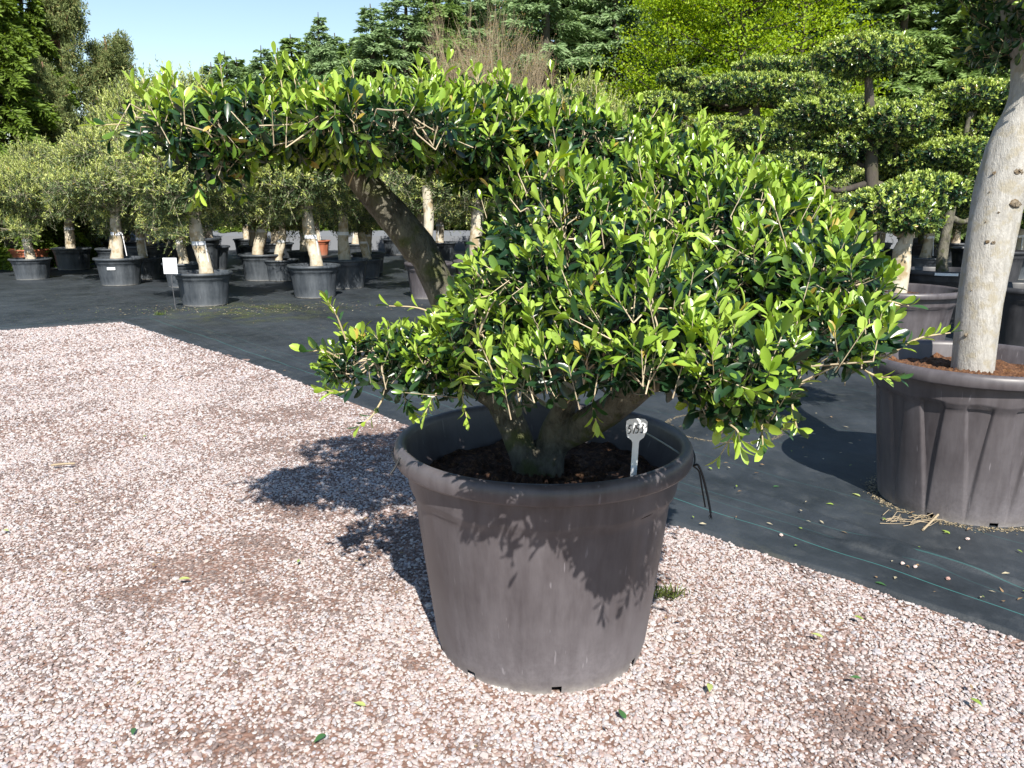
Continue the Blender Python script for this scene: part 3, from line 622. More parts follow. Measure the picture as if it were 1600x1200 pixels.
# name tag with handwritten number
def label_tag():
    base = at(988, 738, 2.41); root = empty('plant_tag', (base[0], base[1], .6)); h = at(988, 738, 2.41)[2]
    tag(root, 'white plastic plant tag reading 5153 stuck in the soil of the big pot', 'plant tag')
    s = pxm(1, 2.41, .8)
    sil = [(-5, -60), (-5, 46), (-7, 50), (-14, 55), (-16.5, 68), (-16.5, 80), (-12, 83), (0, 85), (12, 84.5), (16.5, 80), (16, 66), (12, 55), (6, 50), (5, 46), (4, -60)]
    pts = [(x * s, y * s) for x, y in sil]; mb = MB(); n = len(pts); th = .0012; z0 = base[2] - .6
    ctr = (0, 40 * s)
    front = [(x, -th, y + z0) for x, y in pts]; back = [(x, th, y + z0) for x, y in pts]
    import mathutils
    tris = mathutils.geometry.tessellate_polygon([[Vector((x, y, 0)) for x, y in pts]])
    mb.add(front, [tuple(t_) for t_ in tris]); mb.add(back, [tuple(reversed(t_)) for t_ in tris])
    mb.add(front + back, [(i, (i + 1) % n, n + (i + 1) % n, n + i) for i in range(n)])
    mb.build('blade', M_WHITE, root, smooth=False)
    wm = MB()
    st = {'5': [[(.7, 1), (.15, .97), (.1, .55), (.5, .6), (.65, .35), (.4, .05), (0, .05)]], '1': [[(.45, 1), (.25, 0)]], '3': [[(.1, .95), (.6, .95), (.3, .6), (.65, .4), (.45, .03), (0, .08)]]}
    xo = -13.5
    for ch in '5153':
        for line_ in st[ch]:
            q = curve([((xo + (p[0] + p[1] * .22) * 6.6) * s, -.0022, z0 + (60 + p[1] * 14 + (xo + 12) * .12) * s) for p in line_], 16)
            tube(wm, q, .0015, 6)
        xo += 4.8 if ch == '1' else 7.2
    wm.build('writing', M_INK, root)
    root.rotation_euler = (R_(-4), R_(2), R_(-3))
label_tag()

# ------------------------------------------------------------------ the potted tree on the right
RP = np.array([2.47, 4.17, 0.])
rt = empty('potted_tree', RP)
tag(rt, 'tree with thick smooth pale trunk in a large pot at the right edge', 'potted tree')
make_pot('pot', rt, .545, .81, M_POT_BROWN, rb=.76, seg=560, flutes=14, fd=.024, ang0=.2, soft=.19, notches=[(math.atan2(*(ground(1562, 838)[:2] - RP[:2])[::-1]), .04), (math.atan2(*(ground(1455, 812)[:2] - RP[:2])[::-1]), .04)])
make_soil(rt, .49, .71, M_SOIL_RED, 5, .02)
def locr(px, py, Y): return at(px, py, Y) - RP
mb = MB(); q = curve([locr(1515, 610, 4.2), locr(1518, 585, 4.2), locr(1535, 450, 4.2), locr(1556, 330, 4.2), locr(1580, 240, 4.2), locr(1612, 160, 4.2), locr(1618, 90, 4.2), locr(1600, 30, 4.2), locr(1590, -60, 4.2)], 48)
tube(mb, q, np.interp(np.linspace(0, 1, len(q)), [0, .1, .5, .62, 1], [.108, .103, .122, .11, .088]), 32, None, 0, .02, 4)
mb.build('trunk', M_BARK_SMOOTH, rt)
knot_m = bark('knot_bark', (.1, .07, .045), (.36, .3, .22), (.2, .14, .08), 60, 1, 1)
for (px, py, r) in ((1583, 318, .03), (1588, 268, .026), (1545, 378, .013), (1552, 379, .011), (1552, 270, .012), (1500, 525, .014), (1522, 455, .007), (1515, 475, .005), (1560, 332, .008), (1545, 347, .006), (1530, 560, .005), (1538, 300, .006)):
    ctr = locr(px, py, 4.1); k = np.argmin(np.abs(q[:, 2] - ctr[2])); rad_ = np.interp(k / (len(q) - 1), [0, .1, .5, .62, 1], [.108, .103, .122, .11, .088])
    dx = np.clip(ctr[0] - q[k, 0], -rad_ * .8, rad_ * .8); cy = q[k, 1] - math.sqrt(rad_ ** 2 - dx ** 2); g4 = np.random.default_rng(px)
    a_ = np.linspace(0, np.pi, 7); b_ = np.arange(14) / 14 * 2 * np.pi; V = np.array([[math.sin(i_) * math.cos(j_) * r, math.cos(i_) * r * .35, math.sin(i_) * math.sin(j_) * r * .75] for i_ in a_ for j_ in b_])
    V += np.array([q[k, 0] + dx, cy + .002, ctr[2]]) + g4.normal(0, r * .09, V.shape); ii = (np.arange(6)[:, None] * 14 + np.arange(14)[None]); jj = (np.arange(6)[:, None] * 14 + (np.arange(14)[None] + 1) % 14)
    km = MB(); km.add(V, np.stack([ii, ii + 14, jj + 14, jj], -1).reshape(-1, 4)); km.build('knot', knot_m, rt)
def padr(px, py, Y, wpx, hpx, ry, O=None):
    O = RP if O is None else O
    c = at(px, py, Y); return (c - O, (max(.08, pxm(wpx / 2, Y, c[2]) - .05), max(.08, ry - .05), max(.07, pxm(hpx / 2, Y, c[2]) - .06)))
lm, tw = MB(), MB(); PR = [padr(1600, 70, 4.25, 190, 75, .45), padr(1660, 10, 4.2, 280, 110, .5), padr(1700, 90, 4.3, 190, 90, .4), padr(1600, -70, 4.1, 330, 120, .5), padr(1600, -190, 4.2, 260, 160, .5)]
shoot_crown(PR, 21, 230, tw, lm, L=(.04, .065), wr=.19, tpl=LEAF_FINE, hubs=[p[0] for p in PR], lump=.1, py=.5)
lm.build('crown', M_LEAF, rt); tw.build('twigs', M_TWIG, rt)

# ------------------------------------------------------------------ cloud pruned trees behind on the right
def cloud_tree(px, base_py, potR, potH, pads, label, trunk, seed, pm=M_POT_BROWN, trunk_m=M_BARK, dens=330, L=(.04, .06), group='cloud pruned trees on the right'):
    B = ground(px, base_py); B[1] += potR; B[2] = 0
    B[0] = at(px, 400, B[1])[0]
    r = empty('cloud_pruned_tree', B); tag(r, label, 'potted tree', group)
    make_pot('pot', r, potR, potH, pm, seg=72, flutes=12, fd=.016, hi=False); make_soil(r, potR * .9, potH * .86, M_SOIL, seed)
    mb = MB(); 
    q = curve([[0, 0, potH * .8]] + [at(x, y, B[1] + dy) - B for (x, y, dy, rr) in trunk], 30)
    tube(mb, q, np.interp(np.linspace(0, 1, len(q)), np.linspace(0, 1, len(trunk) + 1), [trunk[0][3] * 1.15] + [k[3] for k in trunk]), 12, None, 0, .06, seed)
    pp = [padr(x, y, B[1] + dy, w_, h, ry, B) for (x, y, dy, w_, h, ry) in pads]
    for i, p in enumerate(pp):                      # limb from the trunk into every pad
        k = np.argmin(((q[6:] - p[0]) ** 2).sum(1) + .6 * np.clip(q[6:, 2] - p[0][2] + .25, 0, 9)) + 6
        s = q[min(k, len(q) - 1)]; e = p[0] - [0, 0, p[1][2] * .3]; m_ = (s + e) / 2 - [0, 0, .08 + .1 * abs(e[0] - s[0])]
        tube(mb, curve([s, m_, e], 10), np.linspace(.05, .02, 11), 7, None, 0, .08, i)
    mb.build('trunk', trunk_m, r)
    lm, tw = MB(), MB()
    shoot_crown(pp, seed, dens, tw, lm, L=L, wr=.25, tpl=LEAF_LOW, pairs=(4, 5), slen=(.05, .1), lump=.10, lf=6, hubs=[p[0] for p in pp], rtw=.0015, down=.8, inside=1.0, py=.8, long_shoots=.02, twig_c=(.2, .16, .1), yfrac=.38, mid=(.14, .22, .05),
                young=((.30, .41, .07), (.53, .61, .18)), old=((.012, .04, .02), (.045, .1, .04)))
    lm.build('crown', M_LEAF, r); tw.build('twigs', M_TWIG, r)
    return r
cloud_tree(1352, 505, .5, .72, [(1355, 88, 0, 185, 70, .5), (1285, 178, .2, 150, 60, .5), (1405, 190, -.2, 130, 66, .4), (1470, 175, .1, 120, 60, .4), (1330, 228, .3, 170, 60, .5), (1450, 250, 0, 150, 70, .5), (1250, 262, .3, 150, 60, .45), (1400, 290, .5, 130, 60, .4)],
           'tall cloud pruned tree with dark trunk and the topmost flat foliage pad', [(1356, 400, 0, .1), (1362, 300, 0, .085), (1360, 200, 0, .075), (1356, 110, 0, .05)], 31, M_POT_DARK, M_BARK_DARK)
cloud_tree(1200, 470, .5, .7, [(1180, 140, 0, 230, 56, .6), (1215, 105, .8, 150, 36, .5), (1060, 122, .2, 80, 34, .35), (1035, 165, -.1, 115, 50, .45), (1105, 150, .5, 120, 60, .5), (1160, 208, 0, 250, 56, .6), (1270, 165, .3, 100, 60, .4), (1080, 230, .3, 150, 60, .5), (1230, 270, .5, 170, 70, .5), (1280, 130, .5, 100, 40, .4)],
           'broad cloud pruned tree with many stacked pads standing behind the front shrub', [(1195, 340, 0, .09), (1190, 250, 0, .08), (1180, 160, 0, .05)], 32, M_POT_DARK, M_BARK_DARK)
cloud_tree(1408, 575, .62, .74, [(1385, 325, .1, 150, 80, .4), (1450, 300, .3, 140, 70, .4), (1420, 345, -.1, 120, 50, .3)],
           'short mossy stump with fresh foliage in wide grey pot behind the front shrub', [(1410, 395, 0, .085), (1418, 370, 0, .06), (1425, 345, 0, .04)], 33, M_POT_BROWN, M_BARK_PALE)
ct_ = cloud_tree(1478, 510, .52, .72, [(1500, 240, 0, 170, 60, .5), (1530, 150, .2, 150, 56, .5), (1450, 270, .3, 120, 60, .4), (1560, 200, .2, 150, 60, .4), (1480, 215, .4, 100, 36, .4), (1540, 310, .5, 160, 60, .5)],
           'cloud pruned tree with greenish slanting trunk just left of the thick pale trunk', [(1472, 400, 0, .075), (1485, 330, 0, .06), (1495, 280, 0, .05), (1515, 180, 0, .03)], 34, M_POT_DARK)
sticker(ct_, .525, .685, .28, .035, -2.0, 'label_strip')
cloud_tree(1625, 555, .5, .7, [(1640, 330, .3, 150, 70, .5), (1600, 260, .5, 150, 60, .4)],
           'cloud pruned tree in dark pot at right edge behind the pale trunk', [(1630, 420, 0, .07), (1635, 300, 0, .05)], 35, M_POT_DARK)
cloud_tree(890, 440, .5, .6, [(880, 178, 0, 150, 50, .5), (930, 168, .4, 90, 40, .5), (820, 200, .3, 130, 50, .5), (1000, 200, .3, 110, 40, .5)],
           'cloud pruned tree showing one dark rounded pad above the front shrub at centre', [(885, 330, 0, .07), (885, 200, 0, .05)], 36, M_POT_DARK)
for (px, py, k, lb) in ((1300, 440, 41, 'dark dense cloud pruned tree in shade behind the tall one right of centre'), (1560, 450, 42, 'dark dense cloud pruned tree in shade behind the thick pale trunk'), (1440, 430, 43, 'dark low cloud pruned tree between the far rims right of the front shrub')):
    cloud_tree(px, py, .5, .7, [(px - 60, 235, 0, 150, 60, .6), (px + 60, 215, .3, 150, 60, .6), (px, 290, -.2, 190, 60, .7), (px - 70, 325, .3, 140, 50, .6), (px + 70, 320, .2, 140, 50, .6), (px + 20, 170, .3, 130, 50, .5)],
               lb, [(px, 340, 0, .07), (px + 5, 250, 0, .06), (px, 180, 0, .04)], k, M_POT_DARK, dens=200)
# ------------------------------------------------------------------ olive trees in black pots on the left
def olive_crown(seed, W=1.15, H=.95, zc=1.98, upright=0, n=26):
    g = np.random.default_rng(seed); pads = []
    for k in range(n):
        u = nrm(g.normal(size=3)) * g.uniform(.35, .8); pads.append((np.array([u[0] * W, u[1] * W, zc + u[2] * H]), tuple(g.uniform(.26, .46) * np.array([1, 1, .85]))))
    lm, tw = MB(), MB()
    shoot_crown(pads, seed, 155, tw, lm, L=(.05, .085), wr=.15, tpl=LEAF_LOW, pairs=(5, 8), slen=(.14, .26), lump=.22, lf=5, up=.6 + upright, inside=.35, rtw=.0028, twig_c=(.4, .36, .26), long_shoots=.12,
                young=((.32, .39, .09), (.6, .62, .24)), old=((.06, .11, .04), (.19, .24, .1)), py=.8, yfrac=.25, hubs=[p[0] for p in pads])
    return lm, tw, pads
def olive_proto(seed, lean, pm=M_POT_BLACK, **kw):
    r = empty('potted_olive_tree', (0, -60 - seed, 0)); g = np.random.default_rng(seed)
    make_pot('pot', r, .45, .52, pm, rb=.76, seg=72, flutes=12, fd=.012, hi=False); make_soil(r, .41, .45, M_SOIL, seed)
    lm, tw, pads = olive_crown(seed, **kw)
    mb = MB(); q = curve([[lean * .5, 0, .4], [lean * .35, 0, .6], [lean * -.1, .02, .85], [lean * -.5, 0, 1.15], [lean * -.6, 0, 1.45]], 20)
    tube(mb, q, np.interp(np.linspace(0, 1, len(q)), [0, .3, .6, 1], [.125, .105, .1, .085]), 14, None, 0, .07, seed)
    for p in pads[:9]: tube(mb, curve([q[-3], (q[-1] + p[0]) / 2 + g.normal(0, .06, 3), p[0]], 10), np.linspace(.04, .012, 11), 6, None, 0, .05)
    mb.build('trunk', M_BARK_PALE, r)
    tp = MB(); z = q[12]; tube(tp, [z + [0, 0, -.03], z + [0, 0, .03]], .108, 14, caps=False); tube(tp, curve([z + [.105, -.02, 0], z + [.13, -.04, -.15], z + [.16, -.05, -.42]], 8), .009, 5)
    tp.build('tie_tape', M_CARD, r)
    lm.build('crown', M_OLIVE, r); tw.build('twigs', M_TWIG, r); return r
protos = [olive_proto(51, .12), olive_proto(52, -.04, upright=.5, H=1.05), olive_proto(53, .05, W=1.15), olive_proto(54, .16, W=.9, H=1.0, upright=.6)]
terr = olive_proto(55, .06, M_TERRA)
used = set()
GO = 'potted olive trees standing in rows on the black fabric'
def olive(px, py, wpx, label, k, rz=0, tall=1.0, src=None, Rr=.45):
    B = ground(px, py); B[1] += .42; s = pxm(wpx, B[1], .5) / .9; B[0] = at(px, (py), B[1])[0]
    src = src or protos[k]
    o = src if src.name not in used else copy_tree(src); used.add(src.name); used.add(o.name)
    o.location = (B[0], B[1], 0.02); o.rotation_euler = (0, 0, rz); o.scale = (s, s, s * tall)
    tag(o, label, 'potted tree', GO); return o
olive(322, 482, 88, 'olive tree with leaning trunk in the nearest black pot beside the white card', 0, 0)
olive(190, 449, 73, 'olive tree in black pot with small sticker, left of the white card', 1, .1)
sticker(protos[1] if protos[1]['label'].startswith('olive tree in black pot with small') else protos[1], .394, .33, .15, .05, -1.6)
olive(116, 424, 58, 'olive tree with short knotted trunk in black pot, third pot from the left', 2, 3.0)
olive(57, 407, 47, 'olive tree in the black pot beside the two terracotta pots', 3, 1.5)
olive(33, 404, 44, 'olive tree in the terracotta pot next to the leftmost black pot', 0, 1, src=terr)
olive(-2, 402, 46, 'olive tree in the terracotta pot cut by the left edge', 0, 2.2, src=terr)
olive(243, 427, 60, 'olive tree with two stout trunks behind the pot with the white sticker', 2, .4)
olive(290, 452, 64, 'olive tree whose black pot is half hidden behind the white sign card', 1, 2.6, 1.0)
olive(493, 469, 82, 'olive tree in the scratched black pot left of the big mossy limb', 0, -.15, 1.05)
olive(541, 454, 74, 'olive tree in the black pot just right of and behind the scratched one', 2, 1.9, 1.05)
olive(441, 442, 56, 'olive tree in the shaded black pot just left of and behind the scratched one', 3, 3.4)
olive(397, 412, 44, 'olive tree with thin pale trunk in small distant black pot', 1, 4.4)
olive(577, 430, 54, 'olive tree with twin rough trunks in shade right of the scratched pot', 0, 2.4)
for (px, py, wp, k, lb) in ((671, 470, 90, 3, 'tree with smooth yellowish trunk in a grey pot seen behind the mossy limb'), (745, 465, 92, 2, 'tree with thick pale trunk standing behind the left flank of the front shrub')):
    B = ground(px, py); B[1] += .45; B[0] = at(px, py, B[1])[0]
    r = empty('potted_tree', B); tag(r, lb, 'potted tree', 'smooth trunked trees behind the front shrub'); make_pot('pot', r, .42, .62, M_POT_BROWN, seg=72, hi=False)
    make_soil(r, .38, .54, M_SOIL, 3); mb = MB(); q = curve([[0, 0, .5], [-.02, 0, .9], [0.02, 0, 1.3], [0, 0, 1.9]], 15); tube(mb, q, .085 if k == 3 else .11, 14, None, 0, .03, 4); mb.build('trunk', M_BARK_PALE, r)
    lm, tw, pads = olive_crown(60 + k, W=.75, H=.45, zc=2.05, n=10); lm.build('crown', M_OLIVE, r); tw.build('twigs', M_TWIG, r)
# rows behind, in the shade of the first ones
g = np.random.default_rng(77); back = []
for Yr in (17.5, 20, 22.6, 25.5):
    for Xr in np.arange(-.66 * Yr - 1, .66 * Yr, 2.35):
        x = Xr + g.uniform(-.3, .3); back.append((x, Yr + g.uniform(-.4, .4)))
for i, (x, y) in enumerate(back):
    src = protos[i % 4] if i % 6 else terr; o = copy_tree(src)
    o.location = (x, y, .02); o.rotation_euler = (0, 0, g.uniform(0, 6.28)); s = g.uniform(.85, 1.1); o.scale = (s, s, s * g.uniform(.9, 1.05))
    tag(o, 'potted olive tree in the far rows behind, mostly hidden by the trees in front', 'potted tree', 'far rows of potted olive trees')
for o_ in list(bpy.data.objects):
    if o_.name.startswith('sticker') and 'small sticker' not in (o_.parent.get('label') or ''): bpy.data.objects.remove(o_)
# white sign card on a wire stake
S = ground(279, 483); rs = empty('sign', (S[0], S[1] - .15, 0)); tag(rs, 'blank white card sign on a thin wire stake in front of the black pots', 'sign')
mb = MB(); tube(mb, [[.02, 0, 0], [.0, 0, .4], [.0, .004, .8]], .005, 6); mb.build('stake', M_METAL, rs)
mb = MB(); hx, z0, z1 = .105, .56, .80
mb.add([(-hx, -.012, z0), (hx, -.012, z0), (hx, -.012, z1), (-hx, -.012, z1), (-hx, -.004, z0), (hx, -.004, z0), (hx, -.004, z1), (-hx, -.004, z1)], [(0, 1, 2, 3), (5, 4, 7, 6), (0, 4, 5, 1), (1, 5, 6, 2), (2, 6, 7, 3), (3, 7, 4, 0)])
mb.build('card', M_CARD, rs, smooth=False)

# ------------------------------------------------------------------ the wood behind
def conifer(seed, H, W, c0, c1, dens=1.0, droop=.35, gap=.0, blade=(.2, .03), top=.9, bare=.12):
    g = np.random.default_rng(seed); lm, tb = MB(), MB()
    q = np.array([[.05 * math.sin(k * .7), .05 * math.cos(k * .9), H * k / 12] for k in range(13)]); tube(tb, q, np.linspace(W * .045 + .05, .015, 13), 8, None, 0, .05)
    z = H * bare
    while z < H * .985:
        f = z / H; Lb = W / 2 * (1 - f) ** top * 1.05 + .12
        for k in range(int(g.integers(5, 8))):
            if g.uniform() < gap: continue
            L = Lb * g.uniform(.55, 1.2); th = g.uniform(0, 6.28); h = np.array([math.cos(th), math.sin(th), 0]); s = np.array([0, 0, z + g.uniform(-.1, .1)])
            n = 8; tt = np.linspace(0, 1, n)[:, None]; path = s + h * L * tt + np.array([0, 0, 1]) * L * (.18 * tt - droop * tt ** 2)
            sticks(tb, path[:-1], path[1:], .02, .012)
            m = int((20 + L * 150) * dens); a = g.uniform(.12, 1, m) ** .8; p = s + h * (L * a)[:, None] + np.array([0, 0, 1]) * (L * (.18 * a - droop * a ** 2))[:, None]
            side = np.cross(h, [0, 0, 1]) * np.where(g.uniform(size=m) < .5, 1, -1)[:, None]
            ax = nrm(side * g.uniform(.2, 1, (m, 1)) + h * g.uniform(.2, 1.1, (m, 1)) + np.array([0, 0, -1]) * g.uniform(-.2, .7, (m, 1)))
            p = p + ax * (g.uniform(0, .35, m) * L * (1.1 - a) )[:, None]
            C = np.array(c0) + (np.array(c1) - np.array(c0)) * (g.uniform(0, 1, (m, 1)) * .6 + .4 * a[:, None]); 
            leaves(lm, p, ax, nrm(h * .9 + np.array([0, 0, .55]) + g.normal(0, .6, (m, 3))), g.uniform(.5, 1.3, m) * blade[0], g.uniform(.7, 1.3, m) * blade[1], C, LEAF_LOW, .15)
        z += g.uniform(.16, .34) * (1.2 - .5 * f)
    return lm, tb
def tree_thing(name, build, m_leaf, m_bark, loc_, label, cat, group):
    lm, tb = build; r = empty(name, loc_); tag(r, label, cat, group); lm.build('crown', m_leaf, r); tb.build('trunk', m_bark, r); return r
def H_at(topy, Y): v = (topy - 600) / FPX; return CAM_H - Y / (cp - v * sp) * (sp + v * cp)
def put(src, px, Y, topy, H0, wscale, label, rz, first=False, group=None):
    o = src if first else copy_tree(src); h = H_at(topy, Y) / H0; o.location = (at(px, 320, Y)[0], Y, -.03); o.rotation_euler = (0, 0, rz); o.scale = (h * wscale, h * wscale, h)
    tag(o, label, None, group); return o
CG = 'conifers of the wood behind the nursery'
cA = tree_thing('conifer_tree', conifer(81, 11, 5.2, (.10, .17, .05), (.28, .40, .13), 1.0), M_CONIFER, M_BARK_DARK, (0, 0, 0), 'x', 'tree', CG)
cB = tree_thing('conifer_tree', conifer(82, 11, 6.2, (.13, .21, .095), (.31, .43, .2), .8, droop=.25, gap=.15), M_CONIFER, M_BARK_DARK, (0, 0, 0), 'x', 'tree', CG)
cC = tree_thing('spruce_tree', conifer(83, 10, 4.8, (.045, .085, .012), (.19, .28, .04), 1.25, droop=.55, bare=.04), M_CONIFER, M_BARK_DARK, (0, 0, 0), 'x', 'tree', CG)
put(cC, 12, 21, -160, 10, 1.0, 'dark green spruce at the left edge, taller than the frame', 0, True)
put(cC, 70, 23, -90, 10, .95, 'dark spruce between the leftmost spruce and the reddish pine', 2.1)
put(cB, 367, 44, 78, 11, 1.3, 'small round topped blue green tree left of the pointed conifers', 1, True)
put(cA, 405, 47, 98, 11, 1.6, 'lowest dark conifer to the right of the small round topped tree', 2, True)
put(cB, 425, 42, 70, 11, 1.4, 'slim conifer with open crown rising left of the pointed one', 4)
put(cA, 470, 40, 52, 11, 1.6, 'bushy conifer directly left of the sharply pointed one', 3)
put(cB, 512, 38, 18, 11, 1.1, 'sharply pointed conifer standing alone against the sky', 5)
put(cA, 555, 42, 62, 11, 1.7, 'low conifer filling the dip right of the sharply pointed one', 1)
put(cB, 590, 36, 4, 11, 1.5, 'loose blue green conifer right of the dip in the skyline', 2.2)
put(cB, 640, 37, -40, 11, 1.35, 'loose blue green conifer with visible trunk left of the bare shrub', 0.4)
put(cA, 690, 38, -60, 11, 1.4, 'dense green conifer just left of the bare tan shrub', 5)
for i, (px, Y, ty, s) in enumerate([(345, 50, 96, cB), (385, 52, 88, cA), (450, 50, 74, cB), (490, 49, 62, cA), (535, 50, 50, cB), (575, 48, 52, cA), (615, 47, 40, cB), (665, 48, 20, cA), (715, 48, -10, cB)]):
    put(s, px, Y, ty, 11, 1.7, 'conifer in the farthest row closing the gaps of the skyline, centre left', i * 2.1)
rest = [(735, 42, -90, cB), (790, 44, -120, cA), (850, 34, -140, cB), (900, 37, -160, cA), (955, 35, -130, cB), (1000, 40, -120, cA), (1060, 44, -150, cB), (1130, 44, -160, cA), (1200, 43, -150, cB), (1270, 40, -170, cA), (1330, 36, -150, cB),
        (1385, 34, -160, cA), (1440, 36, -180, cB), (1500, 33, -170, cA), (1560, 35, -160, cB), (1620, 33, -170, cA), (1680, 36, -170, cB), (820, 52, -60, cA), (930, 54, -80, cB), (1040, 55, -60, cA), (1150, 56, -90, cB), (1260, 55, -80, cA), (1370, 50, -80, cB), (1480, 50, -80, cA), (1590, 50, -80, cB)]
for i, (px, Y, ty, s) in enumerate(rest):
    put(s, px, Y, ty, 11, 1.25, 'tall conifer in the closed dark wood right of the bare shrub', i * 1.3)
# a rough hedge of young conifers closes the foot of the wood
g = np.random.default_rng(5)
for i, px in enumerate(range(-60, 1700, 62)):
    put(cC if i % 2 else cA, px + g.uniform(-15, 15), 31 + g.uniform(-1, 1), 225 + g.uniform(-25, 25), 10 if i % 2 else 11, 1.6, 'low young conifer at the foot of the wood, seen between the potted trees', g.uniform(0, 6), False, 'young conifers along the foot of the wood')
# pine, left
def pine(seed, H, W):
    g = np.random.default_rng(seed); lm, tb = MB(), MB(); q = curve([[0, 0, 0], [.1, 0, H * .4], [-.1, 0, H * .7], [.1, 0, H]], 20); tube(tb, q, np.linspace(.22, .05, len(q)), 9, None, 0, .05)
    for k in range(120):
        f = g.uniform(.08, 1); s = q[int(f * (len(q) - 1))]; th = g.uniform(0, 6.28); L = W / 2 * g.uniform(.5, 1.1) * (1.15 - .7 * f); e = s + [math.cos(th) * L, math.sin(th) * L, g.uniform(-.35, .5)]
        mid = (s + e) / 2 + [0, 0, -.15]; cv = curve([s, mid, e], 8); tube(tb, cv, np.linspace(.045, .012, len(cv)), 5, None, 0)
        for j in range(7):
            t_ = g.uniform(.4, 1); c = cv[int(t_ * (len(cv) - 1))] + g.normal(0, .22, 3); m = 95; u = nrm(g.normal(size=(m, 3)) + [0, 0, .3]); p = c + u * g.uniform(.05, .33, (m, 1)) * [1, 1, .7]
            C = np.array((.085, .12, .04)) + np.array((.16, .17, .07)) * g.uniform(0, 1, (m, 1)) + (np.array((.08, .02, .01)) * (g.uniform(0, 1, (m, 1)) < .12))
            leaves(lm, p, u + g.normal(0, .4, (m, 3)), g.normal(size=(m, 3)), g.uniform(.1, .2, m), g.uniform(.018, .03, m), C, LEAF_LOW, .1)
    return lm, tb
pn = tree_thing('pine_tree', pine(90, 10, 5.2), M_CONIFER, M_BARK_PINE, (0, 0, 0), 'x', 'tree', CG)
put(pn, 125, 24, -60, 10, .62, 'reddish trunked pine beside the spruces at the left, its branches against the sky', .5, True)
put(pn, 192, 25, 55, 10, .8, 'lower grey green pine between the reddish trunked pine and the open sky', 2.5)
put(pn, 95, 22, 95, 10, .7, 'low bushy pine standing in front of the spruces at the left', 4)
# spring green broadleaf trees
def broadleaf(seed, H, W, c0, c1, n=26000, leaf=.13, crown_lo=.18):
    g = np.random.default_rng(seed); lm, tb = MB(), MB(); q = curve([[0, 0, 0], [.1, 0, H * .35], [-.05, 0, H * .7], [0, 0, H * .95]], 20); tube(tb, q, np.linspace(.2, .03, len(q)), 9, None, 0, .05); per = n // 150
    for k in range(150):
        f = g.uniform(crown_lo, 1); s = q[int(f * (len(q) - 1) * .95)]; th = g.uniform(0, 6.28); L = W / 2 * g.uniform(.3, 1) * math.sqrt(max(.05, 1 - (2 * f - .9) ** 2 * .7)); e = s + [math.cos(th) * L, math.sin(th) * L, L * g.uniform(.05, .6)]
        cv = curve([s, (s + e) / 2 - [0, 0, .1], e], 8); tube(tb, cv, np.linspace(.04, .01, len(cv)), 5)
        c = e; p = c + g.normal(0, 1, (per, 3)) * [.34, .34, .13] + (s - e) * g.uniform(0, .5, (per, 1)); C = np.array(c0) + (np.array(c1) - np.array(c0)) * g.uniform(0, 1, (per, 1))
        leaves(lm, p, g.normal(size=(per, 3)), nrm(np.array([0, -.3, 1.]) + g.normal(0, .6, (per, 3))), g.uniform(.6, 1.2, per) * leaf, leaf * .38, C, LEAF_LOW, .1)
    return lm, tb
mp = tree_thing('maple_tree', broadleaf(91, 10, 6.5, (.17, .29, .012), (.38, .5, .03), n=24000, leaf=.115), M_MAPLE, M_BARK_DARK, (0, 0, 0), 'x', 'tree', 'spring green maples at the edge of the wood')
put(mp, 1148, 29, -110, 10, .95, 'bright yellow green maple with dark trunk left of the topmost cloud pruned pad', 0, True)
put(mp, 1040, 31, -60, 10, .9, 'bright yellow green maple at the left end of the fresh foliage', 2)
put(mp, 1235, 32, -100, 10, .9, 'bright yellow green maple directly behind the topmost cloud pruned pad', 4)
# bare tan shrub
def bare(seed, H, W):
    g = np.random.default_rng(seed); lm, tb = MB(), MB(); A = []; B = []; ra = []; rb = []
    def grow(p, d, L, r, k):
        e = p + d * L; A.append(p); B.append(e); ra.append(r); rb.append(r * .7)
        if k == 0: return
        for j in range(3 if k > 1 else 4): grow(p + (e - p) * g.uniform(.5, 1), nrm(d + g.normal(0, .32, 3) + [0, 0, .12]), L * g.uniform(.6, .85), r * .62, k - 1)
    for j in range(16):
        th = g.uniform(0, 6.28); grow(np.array([.3 * math.cos(th), .3 * math.sin(th), 0]), nrm(np.array([math.cos(th) * .35, math.sin(th) * .35, 1])), H * .31, .045, 5)
    sticks(tb, A, B, np.array(ra), np.array(rb), np.tile((.33, .26, .17), (len(A), 1)) * g.uniform(.7, 1.2, (len(A), 1)))
    p = np.array(B)[g.choice(len(B), 5000)] + g.normal(0, .05, (5000, 3)); C = np.where(g.uniform(size=(5000, 1)) < .6, np.array([(.24, .22, .05)]), np.array([(.3, .17, .09)]))
    leaves(lm, p, g.normal(size=(5000, 3)), g.normal(size=(5000, 3)), .07, .022, C, LEAF_LOW); return lm, tb
bt_ = tree_thing('bare_tree', bare(92, 8.8, 4), M_MAPLE, M_TWIG, (at(765, 320, 29)[0], 29, 0), 'tan leafless many stemmed tree with fine upright twigs among the green conifers', 'tree', None); bt_.scale = (.62, .62, 1.0)
# tall feathery olives behind the shrub
for (px, Y, ty, k, lb) in ((845, 16, 98, 3, 'grey green olive with upright shoots left of the dark conifer trunk above the shrub'), (905, 17, 88, 1, 'grey green olive with upright shoots right of the conifer trunk above the shrub'), (225, 18, 92, 1, 'tallest olive with open upright shoots rising in front of the pines'), (300, 19.5, 62, 3, 'olive with a thin spire of shoots standing against the open sky')):
    o = copy_tree(protos[k]); h = H_at(ty, Y) / 3.35; o.location = (at(px, 320, Y)[0], Y, 0); o.scale = (h * .85, h * .85, h); o.rotation_euler = (0, 0, Y); tag(o, lb, 'potted tree', GO)
